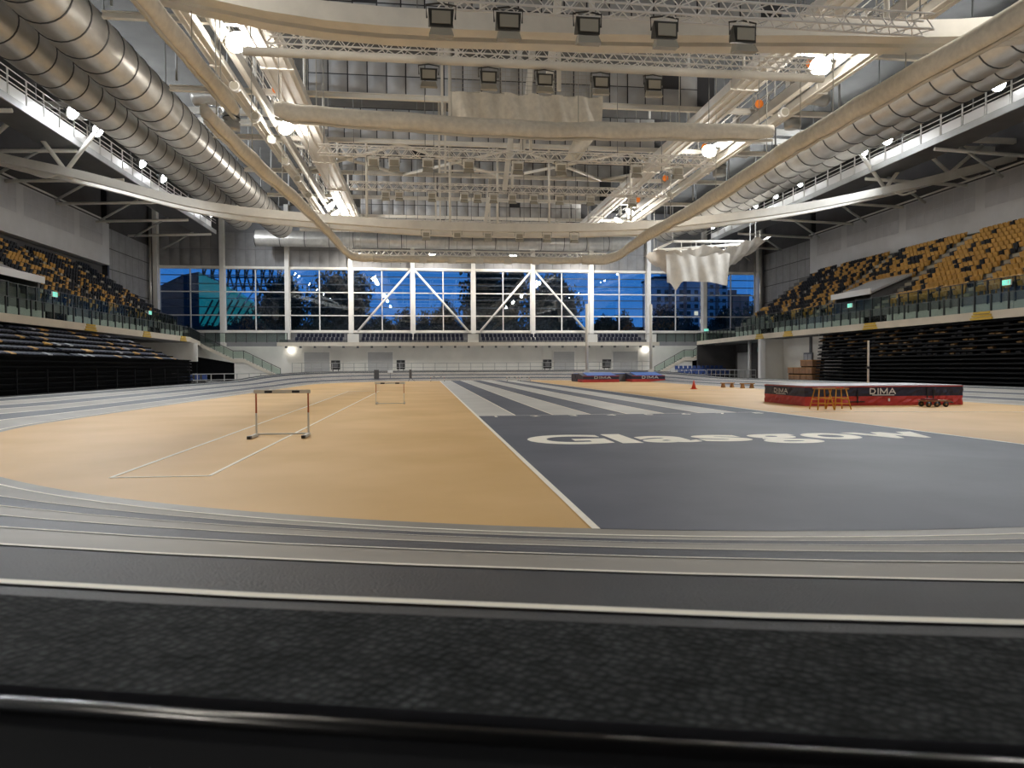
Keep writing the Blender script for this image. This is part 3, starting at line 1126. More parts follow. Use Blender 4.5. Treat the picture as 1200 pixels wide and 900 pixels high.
inner_catwalk(-9.75, -8.8, 14, 76, 'narrow service catwalk with rails along the broad girder over the hurdle lanes', -1)
inner_catwalk(21.9, 20.0, 14, 76, 'narrow service catwalk with rails along the broad girder over the high jump side', 1)
# orange beacons and small white spotlights clipped to the inner catwalks
for k, (x, y, z) in enumerate(((-8.7, 43.5, 17.9), (-8.7, 50.3, 17.9), (-8.7, 61.5, 17.9), (-8.7, 72.2, 17.9), (21.1, 36.5, 17.85), (21.1, 42.5, 17.85), (21.1, 51.2, 17.85), (21.1, 60.0, 17.85), (21.1, 68.0, 17.85))):
    o = thing('orange_beacon', 'round orange warning lamp on an inner catwalk', 'lamp', (x, y, z), 0, 'orange lamps on the inner catwalks')
    MB().sphere((0, 0, 0.32), 0.27, 12, 8, (1, 0.7, 1)).build('globe', 'lamp_orange', o, True)
    MB().tube([(0, 0.2, 0.3), (0, 0.45, 0.3)], 0.2, 10).build('housing', 'grey_steel', o, True)
    MB().bar((0, 0.2, -0.1), (0, 0.2, 0.15), 0.12, 0.12).build('bracket', 'grey_steel', o)
for k, (x, y) in enumerate(((-10.3, 40.5), (-10.3, 45.2), (-10.3, 49.5), (-10.3, 54.5), (-10.3, 59.5), (-10.3, 65), (21.9, 41.0), (21.9, 44.3), (21.9, 61.5))):
    o = thing('small_spotlight', 'small round unlit spotlight hung under an inner catwalk edge', 'spotlight', (x, y, 17.38), 0, 'small spotlights under the inner catwalks')
    MB().tube([(0, -0.25, -0.3), (0, -0.2, -0.3), (0, 0.15, -0.3), (0, 0.22, -0.3)], [0.26, 0.30, 0.26, 0.12], 14).build('housing', 'white_steel', o, True)
    MB().tube([(0, -0.26, -0.3), (0, -0.251, -0.3)], 0.23, 14).build('lens', 'lens_off', o)
    MB().tube([(0, 0, -0.1), (0, 0, 0.15)], 0.035, 6).build('stem', 'grey_steel', o)

# aluminium lighting trusses
def box_truss(x0, x1, y, z, label, side=0.46, single=True, hang=True, step=0.72):
    t = thing('lighting_truss', label, 'lighting truss', (x0, y, z))
    L = x1 - x0
    h = side / 2
    for a, b in ((-h, -h), (h, -h), (h, h), (-h, h)):
        MB().tube([(0, a, b), (L, a, b)], 0.034, 6).build('chord', 'aluminium', t)
    n = int(L / step)
    step = L / n
    if single:
        up = MB().tube([(0, 0, -h), (step / 2, 0, h), (step, 0, -h)], 0.022, 5).mesh('brace', 'aluminium')
        fl = MB().tube([(0, -h, 0), (step / 2, h, 0), (step, -h, 0)], 0.022, 5).mesh('brace', 'aluminium')
        for i in range(n):
            for a in (-h, h):
                link('brace', up, t, (i * step, a, 0))
                link('brace', fl, t, (i * step, 0, a))
    else:
        b = MB()
        for i in range(n):
            for a in (-h, h):
                b.tube([(i * step, a, -h), ((i + 0.5) * step, a, h), ((i + 1) * step, a, -h)], 0.026, 4)
                b.tube([(i * step, -h, a), ((i + 0.5) * step, h, a), ((i + 1) * step, -h, a)], 0.026, 4)
        tag(b.build('lattice', 'aluminium', t), kind='stuff')
    if hang:
        k = max(2, int(L / 4.5))
        for i in range(k + 1):
            x = 0.3 + (L - 0.6) * i / k
            MB().tube([(x, 0, h), (x, 0, ROOF - z)], 0.02, 5).build('hanging_cable', 'cable', t)
    return t


FX = MB()
FX.quadbox([(-0.30, -0.20, -0.34), (0.30, -0.20, -0.34), (0.34, 0.14, -0.22), (-0.34, 0.14, -0.22), (-0.34, -0.12, 0.16), (0.34, -0.12, 0.16), (0.30, 0.2, 0.12), (-0.30, 0.2, 0.12)])
FX_me = FX.mesh('housing', 'fixture')
VIS_me = MB().quadbox([(-0.33, -0.30, -0.62), (0.33, -0.30, -0.62), (0.33, 0.06, -0.55), (-0.33, 0.06, -0.55), (-0.27, -0.20, -0.38), (0.27, -0.20, -0.38), (0.27, 0.10, -0.26), (-0.27, 0.10, -0.26)]).mesh('visor', 'lens_off')
LEN_me = MB().box2(-0.25, 0.25, -0.232, -0.2, -0.28, 0.05).mesh('lens', 'lens_off')
YK_me = MB().tube([(-0.38, 0, -0.05), (-0.40, 0, 0.3), (0, 0, 0.36), (0.40, 0, 0.3), (0.38, 0, -0.05)], 0.025, 6).mesh('yoke', 'fixture')


FX2_me = FX.mesh('housing', 'cream_steel')


def truss_floods(xs, y, z, label, group, sc_=1.0, tilt=0.0, pale=False):
    for x in xs:
        o = thing('truss_floodlight', label, 'floodlight', (x, y, z), tilt, group)
        o.scale = (sc_, sc_, sc_)
        link('housing', FX2_me if pale else FX_me, o)
        link('visor', VIS_me, o)
        link('lens', LEN_me, o)
        link('yoke', YK_me, o)


box_truss(0.4, 15.4, 20.0, 12.0, 'silver lattice truss in front of the massive truss over the lettered zone')
truss_floods((-0.1 + 0.6, 2.4, 4.7, 7.0, 9.4), 20.0, 11.43, 'dark square floodlight clamped under the truss before the massive roof beam', 'floodlights under the lattice truss over the lettering', 1.05)
t2 = box_truss(-5.9, 16.2, 28.0, 14.15, 'silver lattice truss with a cream pipe under it and five dark floodlights')
MB().tube([(-0.9, -0.05, -0.50), (22.6, -0.05, -0.50)], 0.16, 10).build('pipe', 'cream_steel', t2, True)
truss_floods((0.2, 2.55, 4.8, 7.1, 9.3), 27.95, 13.12, 'dark square floodlight hung on the truss that has a cream pipe', 'floodlights under the piped lattice truss', 1.0)
box_truss(-5.6, 16.4, 38.5, 13.2, 'silver lattice truss hanging just past the rolled cream curtain', single=False)
truss_floods((-2.7, -1.6, 0.2, 2.4, 5.1, 7.5, 11.8, 14.2), 38.4, 12.66, 'greyish floodlight hung on the lattice truss past the rolled cream curtain', 'floodlights under the truss past the rolled curtain', 0.9, pale=True)
box_truss(-5.0, 17.0, 48.3, 13.85, 'silver lattice truss just before the massive truss over the striped lanes', single=False)
truss_floods((-2.6, -1.7, 0.5, 2.7, 3.6, 4.7, 6.0, 7.5, 9.3, 11.5, 14.5), 48.2, 13.32, 'small grey floodlight on the truss just before the massive truss over the striped lanes', 'floodlights under the fourth lattice truss', 0.85, pale=True)
box_truss(-5.3, 17.4, 58.4, 13.45, 'silver lattice truss tucked behind the sagging chord over the striped lanes', single=False)
truss_floods((0.1, 2.5, 4.9, 7.4, 9.6, 11.8), 55.0, 11.98, 'pale floodlight hung under the sagging chord over the striped lanes', 'floodlights under the sagging chord', 0.95, pale=True)
box_truss(-7.0, 18.2, 69.2, 12.75, 'silver lattice truss bundled with rolled netting across the hall before the windows', single=False)
for x in (-0.2, 2.6, 5.3, 8.1, 10.9):
    o = thing('truss_box', 'small cream box hung under the net-wrapped truss before the windows', 'box', (x, 68.9, 12.05), 0, 'cream boxes under the net-wrapped truss')
    MB().box2(-0.35, 0.35, -0.2, 0.2, -0.28, 0.22).build('body', 'cream_steel', o)
    MB().box2(-0.05, 0.05, -0.05, 0.05, 0.22, 0.5).build('bracket', 'cream_steel', o)

# ------------------------------------------------------------------ rolled netting
def net_roll(pts, r, label, squash=1.25, m='net_cloth', cables=True, pipe=True, wob=0.16, seed=1, name='rolled_net'):
    rg = random.Random(seed)
    P = smooth_path(pts, 10)
    base = Vector(pts[0])
    t = thing(name, label, 'netting', tuple(base))
    rr = []
    for i in range(len(P)):
        e = min(i, len(P) - 1 - i)
        rr.append(r * (0.75 + 0.25 * min(1, e / 4)) * (1 + wob * (rg.random() - 0.5)))
    # smooth radii a little
    rr = [(rr[max(i - 1, 0)] + rr[i] * 2 + rr[min(i + 1, len(rr) - 1)]) / 4 for i in range(len(rr))]
    Q = [p - base + Vector((0, 0, -0.05 * abs(sin(i * 0.63)))) for i, p in enumerate(P)]
    # folded cloth: flattened lobed section
    b = MB()
    sec = []
    for k in range(16):
        a = 2 * pi * k / 16
        e = 1.0 + 0.10 * cos(2 * a + 0.6) + 0.07 * cos(5 * a)
        sec.append((0.80 * cos(a) * e, squash * math.copysign(abs(sin(a)) ** 0.75, sin(a)) * e))
    for i, p in enumerate(Q):
        d = (Q[min(i + 1, len(Q) - 1)] - Q[max(i - 1, 0)]).normalized()
        sv = d.cross(Vector((0, 0, 1))).normalized()
        tw = 0.12 * sin(i * 0.5 + seed)
        for (a, c) in sec:
            b.v.append(tuple(p + sv * (rr[i] * (a + tw * c)) + Vector((0, 0, rr[i] * c))))
    for i in range(len(Q) - 1):
        for k in range(16):
            k2 = (k + 1) % 16
            b.f.append((i * 16 + k, i * 16 + k2, (i + 1) * 16 + k2, (i + 1) * 16 + k))
    b.f.append(tuple(range(16)))
    b.f.append(tuple((len(Q) - 1) * 16 + k for k in reversed(range(16))))
    link('bundle', fix_normals(b.mesh('bundle', m, True)), t)
    if pipe:
        MB().tube([q + Vector((0.0, 0, -r * squash - 0.02)) for q in Q], 0.07, 6).build('bottom_rope', 'hurdle_white', t, True)
    if cables:
        for i in range(3, len(Q) - 2, 7):
            q = Q[i]
            MB().tube([q + Vector((0, 0, r * 0.6)), (q.x, q.y, ROOF - base.z)], 0.022, 5).build('hanging_cable', 'rope', t)
    return t


net_roll([(-7.6, 12, 11.4), (-7.6, 20.3, 11.75), (-7.6, 26, 11.95), (-7.6, 29.7, 12.1)], 0.30, 'long roll of cream netting hung lengthwise over the runway, nearer the lettering', seed=2)
net_roll([(-7.9, 26.8, 10.95), (-7.7, 33, 11.0), (-7.5, 42, 11.5), (-7.4, 55, 12.1), (-7.3, 66, 12.4), (-6.6, 69.0, 12.35), (-4.0, 69.2, 12.3)], 0.29, 'long roll of cream netting sloping over the runway towards the windows', seed=3)
net_roll([(-5.0, 69.0, 12.2), (2, 69.0, 12.2), (9, 69, 12.25), (14, 69, 12.25), (16.5, 69, 12.4)], 0.26, 'roll of cream netting strung across the hall before the windows', squash=1.1, seed=4)
net_roll([(15.5, 68.6, 12.35), (18.0, 66.5, 12.2), (18, 55, 12.3), (18, 43, 12.2), (18, 34, 12.4), (18, 30.4, 12.4), (18, 23.7, 12.3), (18.0, 12, 12.1)], 0.36, 'long roll of cream netting hung lengthwise over the high jump side', seed=5)
net_roll([(-6.9, 34.0, 13.7), (-5.0, 34, 13.5), (4.2, 34, 13.2), (12, 34, 13.35), (17.6, 34, 13.5)], 0.31, 'broad roll of cream curtain strung across the hall under the hanging net', squash=1.35, seed=6, name='rolled_curtain')

# flat piece of netting hung between ropes
nt_ = thing('hanging_net', 'wide strip of loose cream netting hung above the rolled curtain', 'netting', (1.35, 36.0, 14.2))
b = MB()
nx, nz = 36, 6
for j in range(nz + 1):
    for i in range(nx + 1):
        u, v = i / nx, j / nz
        sag = (0.12 * abs(sin(u * pi * 6)) + 0.06 * sin(u * 31)) * (1 - v * 0.3)
        b.v.append((u * 7.9, 0.22 * sin(u * 40 + v * 2) * (1 - v * 0.4), v * 1.45 - sag * (1 if j == 0 else 0.6)))
for j in range(nz):
    for i in range(nx):
        a = j * (nx + 1) + i
        b.f.append((a, a + 1, a + nx + 2, a + nx + 1))
b.build('net_sheet', 'net_cloth', nt_, True)
b = MB()
for j in range(7):
    for i in range(28):
        x = i * 7.9 / 28
        if j < 6:
            b.bar((x, 0, 1.4 + j * 0.22), (x, 0, 1.62 + j * 0.22), 0.016, 0.016)
        b.bar((x, 0, 1.4 + j * 0.22), (x + 7.9 / 28, 0, 1.4 + j * 0.22), 0.016, 0.016)
tag(b.build('open_mesh', 'rope', nt_), kind='stuff')
MB().tube([(-0.2, 0, 2.95), (8.1, 0, 2.95)], 0.035, 6).build('top_rope', 'rope', nt_)
for x in (0.0, 2.6, 5.3, 7.9):
    MB().tube([(x, 0, 1.4), (x, 0, ROOF - 14.2)], 0.022, 5).build('hanging_cable', 'rope', nt_)
# side flap of net falling away from it
nf = thing('net_flap', 'narrow tapering flap of cream netting dropping beside the rolled curtain', 'netting', (9.2, 38.4, 14.3))
b = MB()
for j in range(9):
    v = j / 8
    for i in range(5):
        u = i / 4
        b.v.append(((u - 0.5) * (1.3 - 0.5 * v) - 1.1 * v, 0.15 * sin(u * 6 + v * 5), -v * 1.9 + 0.6))
for j in range(8):
    for i in range(4):
        a = j * 5 + i
        b.f.append((a, a + 1, a + 6, a + 5))
b.build('net_sheet', 'net_cloth', nf, True)
MB().tube([(0, 0, 0.55), (0, 0, ROOF - 14.3)], 0.022, 5).build('hanging_cable', 'rope', nf)

# gathered white net on a suspended pipe frame before the windows
FY = 72.0
hf = thing('suspended_rig', 'white pipe frame hung from the roof carrying a gathered white net', 'frame', (23.6, FY, 13.9))
fr = [(0, -1.5, -0.3), (3.6, 3.0, 1.5), (12.6, 3.0, 1.6), (11.0, -1.5, 0.6)]
for i in range(4):
    MB().tube([fr[i], fr[(i + 1) % 4]], 0.14, 8).build('frame_pipe', 'white_steel', hf, True)
for k in range(5):
    x = 4.6 + k * 1.7
    MB().tube([(x, 3.0, 1.55), (x, 3.0, 0.2)], 0.04, 5).build('drop_pipe', 'white_steel', hf)
MB().tube([(3.6, 3.0, 0.55), (12.0, 3.0, 0.6)], 0.08, 6).build('frame_pipe', 'white_steel', hf)
for p in fr:
    MB().tube([p, (p[0], p[1], ROOF - 13.9)], 0.05, 6).build('hanger', 'grey_steel', hf)
hn = thing('gathered_net', 'billowing bundle of white net slung from a pipe frame before the windows', 'netting', (23.6, FY, 12.0))
b = MB()
nx, ny = 40, 14
for j in range(ny + 1):
    v = j / ny
    for i in range(nx + 1):
        u = i / nx
        x = 0.1 + 12.2 * u
        edge = sin(pi * u) ** 0.5 if 0 < u < 1 else 0
        y = -2.4 + 5.0 * v
        rim = 1.6 + 1.5 * u if True else 0
        sag = 3.1 * edge * (1 - (2 * v - 1) ** 2) * (1.0 - 0.35 * u)
        fold = 0.16 * sin(x * 4.2 + 3 * v) + 0.10 * sin(x * 9.1 + y * 2.0) + 0.18 * sin(y * 3.3 + x)
        z = rim - sag - 0.7 * edge * abs(sin(u * pi * 2.3)) * (1 - v) + fold * (0.3 + 0.7 * edge)
        b.v.append((x, y, z))
for j in range(ny):
    for i in range(nx):
        a = j * (nx + 1) + i
        b.f.append((a, a + 1, a + nx + 2, a + nx + 1))
b.build('net_belly', 'white_cloth', hn, True)
b = MB()
nx, nz = 34, 8
for j in range(nz + 1):
    v = j / nz
    for i in range(nx + 1):
        u = i / nx
        x = 1.0 + 6.9 * u + 0.4 * v * (0.5 - u)
        bot = -1.75 - 0.9 * math.exp(-((u - 0.13) / 0.06) ** 2) + 0.25 * sin(u * 3) - 0.3 * u
        z = (1.15 + 0.25 * sin(u * 9)) * (1 - v) + bot * v
        y = -2.15 + 0.16 * sin(u * 13 + 2 * v) * (0.4 + v) + 0.07 * sin(u * 31 - 3 * v)
        b.v.append((x, y, z))
for j in range(nz):
    for i in range(nx):
        a = j * (nx + 1) + i
        b.f.append((a, a + 1, a + nx + 2, a + nx + 1))
b.build('net_skirt', 'white_cloth', hn, True)
for x, y, z in ((0.4, -1.4, 1.4), (5.5, 2.4, 2.0), (11.6, -1.3, 2.7)):
    MB().tube([(x, y, z), (x, y, z + 1.2)], 0.03, 5).build('tie_rope', 'rope', hn)

# ================================================================== SEATING
def seat_mesh(m, tipped=True):
    """tip-up stadium seat facing -X, origin at the floor under it, width along Y"""
    b = MB()
    w = 0.225
    # back shell, gently dished and leaning
    for sx, z0, z1, x0, x1 in ((0, 0.40, 0.86, 0.06, 0.16),):
        b.quadbox([(x0, -w, z0), (x0 + 0.05, -w, z0), (x0 + 0.05, w, z0), (x0, w, z0), (x1, -w * 0.86, z1), (x1 + 0.04, -w * 0.86, z1), (x1 + 0.04, w * 0.86, z1), (x1, w * 0.86, z1)])
    # seat pan tipped up against the back
    b.quadbox([(-0.06, -w * 0.92, 0.38), (0.04, -w * 0.92, 0.36), (0.04, w * 0.92, 0.36), (-0.06, w * 0.92, 0.38), (-0.13, -w * 0.88, 0.72), (-0.07, -w * 0.88, 0.74), (-0.07, w * 0.88, 0.74), (-0.13, w * 0.88, 0.72)])
    # pedestal
    b.quadbox([(0.0, -0.03, 0.0), (0.10, -0.03, 0.0), (0.10, 0.03, 0.0), (0.0, 0.03, 0.0), (0.0, -0.03, 0.4), (0.08, -0.03, 0.4), (0.08, 0.03, 0.4), (0.0, 0.03, 0.4)])
    return b


SEAT_B = seat_mesh(None)
SEAT_ME = {c: SEAT_B.mesh('stadium_seat', c) for c in ('seat_yellow', 'seat_black', 'seat_navy')}


def join_copies(base, places):
    b = MB()
    nv = len(base.v)
    for (x, y, z, rz) in places:
        ca, sa = cos(rz), sin(rz)
        o = len(b.v)
        b.v += [(x + p[0] * ca - p[1] * sa, y + p[0] * sa + p[1] * ca, z + p[2]) for p in base.v]
        b.f += [tuple(o + i for i in f) for f in base.f]
    return b


RISE, RUN = 0.52, 0.72


def tier(name, side, xf, z0, rows, y0, y1, label):
    """stepped concrete tier; side +1 is the high jump side"""
    t = tag(thing(name, label, None, (xf, y0, 0)), kind='structure')
    L = y1 - y0
    for r in range(rows):
        xa, xb_ = sorted((side * r * RUN, side * (r + 1) * RUN))
        st = MB().box2(xa, xb_, 0, L, z0 + (r - 2) * RISE if r > 1 else z0 - 0.6, z0 + r * RISE).build('step', 'concrete', t)
        xe = side * r * RUN
        MB().box2(min(xe, xe + side * 0.05), max(xe, xe + side * 0.05), 0, L, z0 + r * RISE, z0 + r * RISE + 0.01).build('nosing', 'concrete_edge', t)
    return t


AIS_R = [47.5, 57.5, 68.0, 78.0]
AIS_L = [48.0, 58.5, 69.0, 79.0]
ROWS_R, ROWS_L = 13, 12
XR, ZR, XL, ZL = 39.6, 6.55, -28.2, 6.55
tier('seating_tier', 1, XR, ZR, ROWS_R, 22, 86, 'stepped concrete seating tier above the black retracted stand')
tier('seating_tier', -1, XL, ZL, ROWS_L, 22, 86, 'stepped concrete seating tier above the navy half-open stand')
# aisle steps: pale treads running up through the seats
for side, xf, z0, rows, ais in ((1, XR, ZR, ROWS_R, AIS_R), (-1, XL, ZL, ROWS_L, AIS_L)):
    for y in ais:
        t = tag(thing('aisle_stair', 'pale flight of aisle steps climbing between the seat blocks', None, (xf, y, z0)), kind='structure')
        for r in range(rows):
            xa, xb_ = sorted((side * (r * RUN + 0.02), side * (r * RUN + 0.36)))
            MB().box2(xa, xb_, -0.45, 0.45, r * RISE, r * RISE + 0.26).build('step', 'concrete_edge', t)
VOM_R, VOM_L = (58.6, 64.4), (49.2, 56.0)
cand = []
rs = random.Random(21)


def blotch(y, r, s):
    return 0.5 + 0.5 * sin(y * 1.1 + r * 0.9 + s) * cos(y * 0.47 - r * 1.3 + 2 * s)


for side, xf, z0, rows, ais, vom in ((1, XR, ZR, ROWS_R, AIS_R, VOM_R), (-1, XL, ZL, ROWS_L, AIS_L, VOM_L)):
    for r in range(rows):
        y = 28.0 if side > 0 else 36.0
        yend = 84.5 - r * 0.25
        while y < yend:
            y += 0.535
            if any(abs(y - a) < 0.75 for a in ais):
                continue
            if vom[0] - 0.3 < y < vom[1] + 0.3 and r < 5:
                continue
            if r < 2 and y > 66 and side > 0 and y > 79:
                continue
            f = min(1, max(0, (y - 44) / 34))
            if side > 0:
                pb = 0.10 + 0.62 * f ** 1.3
            else:
                pb = 0.45 + 0.4 * f
            pb += 0.25 * (blotch(y, r, side) - 0.5)
            black = rs.random() < pb
            x = xf + side * (r * RUN + 0.46)
            zz = z0 + r * RISE
            px = 600 + 820 * (x * 0.9925 - y * 0.1219) / (y * 0.9925 + x * 0.1219)
            vis = -60 < px < 1240
            if not vis:
                continue
            size = 1.0 / y * (1 if side > 0 else 0.72)
            cand.append((size, x, y, zz, 0.0 if side > 0 else pi, black, side))
cand.sort(key=lambda c: -c[0])
for (sz, x, y, zz, rz, black, side) in cand[:300]:
    o = link('stadium_seat', SEAT_ME['seat_black' if black else 'seat_yellow'], None, (x, y, zz), (0, 0, rz))
    if side > 0:
        lab = ('black' if black else 'mustard yellow') + ' tip-up seat in the upper tier above the black retracted stand'
    else:
        lab = ('black' if black else 'mustard yellow') + ' tip-up seat in the upper tier above the navy half-open stand'
    tag(o, lab, 'seat', 'upper tier seats, ' + ('black' if black else 'yellow') + (', retracted-stand side' if side > 0 else ', half-open-stand side'))
rest = cand[300:]
for side in (1, -1):
    for black in (True, False):
        pl = [(x, y, zz, rz) for (s_, x, y, zz, rz, bl, sd) in rest if sd == side and bl == black]
        if pl:
            o = join_copies(SEAT_B, pl).build('stadium_seats', 'seat_black' if black else 'seat_yellow')
            tag(o, 'more distant ' + ('black' if black else 'mustard yellow') + ' tip-up seats of the upper tier above the ' + ('black retracted stand' if side > 0 else 'navy half-open stand'), 'seats', None, 'stuff')

# balconies in front of the tiers: slab, pale fascia, glass balustrade, tier front wall
def balcony(side, xf, xb_, y0, y1, label):
    t = tag(thing('balcony', label, None, (xf, y0, 4.55)), kind='structure')
    L = y1 - y0
    w = abs(xb_ - xf)
    xa, xc = sorted((0, side * w))
    MB().box2(xa, xc, 0, L, 0, 0.4).build('slab', 'concrete', t)
    MB().box2(min(0, -side * 0.12), max(0, -side * 0.12), 0, L, -0.05, 0.48).build('fascia', 'balcony_edge', t)
    return t


balcony(1, 36.0, 39.6, 20, 74, 'pale edged balcony above the black retracted stand')
balcony(-1, -25.5, -28.2, 20, 80, 'pale edged balcony above the navy half-open stand')


def balustrade(x, y0, y1, z, step, h, label, post_drop=0.0, base=None, axis='y', mglass='rail_glass', skip=(), pw=0.05):
    t = thing('glass_balustrade', label, 'balustrade', (x, y0, z) if axis == 'y' else (y0, x, z))
    L = y1 - y0
    n = int(L / step)
    st = L / n
    rz = 0
    if axis == 'y':
        pm = MB().box2(-0.04, 0.04, -pw, pw, -post_drop, h + 0.03).mesh('post', 'post_dark')
        gm = MB().box2(-0.008, 0.008, 0.08, st - 0.08, 0.08, h - 0.03).mesh('glass_panel', mglass)
    else:
        pm = MB().box2(-pw, pw, -0.04, 0.04, -post_drop, h + 0.03).mesh('post', 'post_dark')
        gm = MB().box2(0.08, st - 0.08, -0.008, 0.008, 0.08, h - 0.03).mesh('glass_panel', mglass)
    for i in range(n + 1):
        p = (0, i * st, 0) if axis == 'y' else (i * st, 0, 0)
        link('post', pm, t, p)
        if i < n:
            link('glass_panel', gm, t, p)
    e = (0, L, h) if axis == 'y' else (L, 0, h)
    MB().tube([(0, 0, h), e], 0.03, 6).build('handrail', 'post_dark', t)
    return t


balustrade(36.05, 30, 73.8, 4.96, 1.35, 1.15, 'glass balustrade with dark posts on the balcony edge above the black retracted stand')
balustrade(-25.55, 34, 79.8, 4.96, 1.35, 1.15, 'glass balustrade with dark posts on the balcony edge above the navy half-open stand')
balustrade(39.55, 30, 84, 6.5, 1.15, 1.05, 'upper glass screen with long dark posts before the seats above the black stand', post_drop=0.62)
balustrade(-28.15, 34, 84, 6.5, 1.15, 1.05, 'upper glass screen with long dark posts before the seats above the navy stand', post_drop=0.62)
for nm, side, xf in (('tier_wall', 1, 39.62), ('tier_wall', -1, -28.22)):
    t = tag(thing('trim_%d' % (5 if side > 0 else 6), 'pale grey low wall below the front row of the upper tier', None, (xf, 20, 4.95)), kind='structure')
    pm = MB().box2(min(0, side * 0.15), max(0, side * 0.15), 0.01, 3.28, 0, 1.55).mesh('wall_panel', 'tier_wall')
    for k in range(20):
        if k % 6 == 5:
            MB().box2(min(0, side * 1.2), max(0, side * 1.2), k * 3.3 + 0.2, k * 3.3 + 3.1, 0, 1.5).build('doorway_or_shade', 'stand_black', t)
        else:
            link('wall_panel', pm, t, (0, k * 3.3, 0))
# yellow hazard steps on the balcony edges
for x, y in ((35.86, 41.5), (35.86, 53.0), (35.86, 66), (35.86, 72), (-25.36, 57.0), (-25.36, 67.8), (-25.36, 77.5)):
    o = thing('hazard_step', 'yellow painted step set on a pale balcony edge', 'step', (x, y, 4.5), 0, 'yellow steps on the balcony edges')
    for j in range(3):
        MB().box2(-0.06, 0.06, -0.9 + j * 0.12, 0.9 - j * 0.12, j * 0.19, j * 0.19 + 0.14).build('tread', 'hazard_yellow', o)
# vomitory boxes with pale sloping hoods among the seats
for side, xf, (ya, yb2), lab in ((1, XR, VOM_R, 'tier entrance with a pale sloping hood among yellow seats, retracted-stand side'), (-1, XL, VOM_L, 'tier entrance with a pale sloping hood among dark seats, half-open-stand side')):
    t = tag(thing('tier_entrance', lab, None, (xf, ya, 5.0)), kind='structure')
    L = yb2 - ya
    for yy in (0, L - 0.25):
        MB().prism([(side * 0.2, yy, 0.6), (side * 4.0, yy, 1.6), (side * 4.0, yy, 4.6), (side * 0.2, yy, 2.9)], (0, 0.25, 0)).build('side_wall', 'concrete', t)
    MB().prism([(side * 0.0, -0.2, 3.0), (side * 4.2, -0.2, 4.75), (side * 4.2, -0.2, 4.95), (side * 0.0, -0.2, 3.22)], (0, L + 0.4, 0)).build('hood', 'parapet', t)
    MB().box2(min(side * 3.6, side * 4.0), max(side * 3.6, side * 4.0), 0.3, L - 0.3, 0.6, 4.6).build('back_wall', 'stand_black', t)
    MB().box2(min(-side * 0.06, side * 0.05), max(-side * 0.06, side * 0.05), -0.2, L + 0.2, 2.98, 3.5).build('hood_fascia', 'sign_white', t)

# exit signs
def exit_sign(loc, rz, label, s=1.0):
    o = thing('exit_sign', label, 'exit sign', loc, rz, 'green exit signs')
    MB().box2(-0.36 * s, 0.36 * s, -0.05, 0.05, -0.19 * s, 0.19 * s).build('case', 'sign_white', o)
    MB().box2(-0.33 * s, 0.33 * s, -0.062, -0.05, -0.16 * s, 0.16 * s).build('lit_face', 'exit_green', o)
    # running figure, arrow and door drawn in white
    g = MB().box2(-0.05 * s, 0.0, -0.066, -0.062, -0.02 * s, 0.08 * s).box2(-0.05 * s, -0.01 * s, -0.066, -0.062, 0.09 * s, 0.13 * s)
    g.bar((-0.03 * s, -0.064, -0.02 * s), (-0.11 * s, -0.064, -0.12 * s), 0.004, 0.03 * s).bar((-0.02 * s, -0.064, -0.02 * s), (0.05 * s, -0.064, -0.11 * s), 0.004, 0.03 * s)
    g.box2(0.12 * s, 0.24 * s, -0.066, -0.062, -0.12 * s, 0.12 * s)
    g.box2(-0.27 * s, -0.15 * s, -0.066, -0.062, -0.015 * s, 0.015 * s)
    g.build('pictogram', 'sign_white', o)
    MB().box2(-0.02, 0.02, -0.02, 0.35, -0.02, 0.02).build('bracket', 'sign_white', o)


exit_sign((39.2, 60.9, 7.15), -pi / 2, 'small lit green exit sign at the tier entrance nearer the windows')
exit_sign((39.2, 43.2, 7.15), -pi / 2, 'small lit green exit sign in the upper tier farthest from the windows')
exit_sign((-27.8, 56.8, 7.25), pi / 2, 'small lit green exit sign on the tier above the navy stand by the pale hood')
exit_sign((-27.8, 75.2, 7.3), pi / 2, 'small lit green exit sign on the tier above the navy stand near the windows')

# ------------------------------------------------------------------ retractable stands
def fold_seat(m):
    b = MB()
    w = 0.22
    b.quadbox([(-0.24, -w, 0.05), (0.16, -w, 0.16), (0.16, w, 0.16), (-0.24, w, 0.05), (-0.24, -w * .9, 0.10), (0.16, -w * .9, 0.23), (0.16, w * .9, 0.23), (-0.24, w * .9, 0.10)])
    b.quadbox([(-0.20, -w * .8, 0.0), (0.1, -w * .8, 0.0), (0.1, w * .8, 0.0), (-0.20, w * .8, 0.0), (-0.20, -w * .9, 0.055), (0.1, -w * .9, 0.12), (0.1, w * .9, 0.12), (-0.20, w * .9, 0.055)])
    return b


FOLD_B = fold_seat(None)
FOLD_ME = {c: FOLD_B.mesh('folded_seat', c) for c in ('seat_navy', 'seat_yellow', 'seat_pale', 'seat_black', 'seat_brown')}

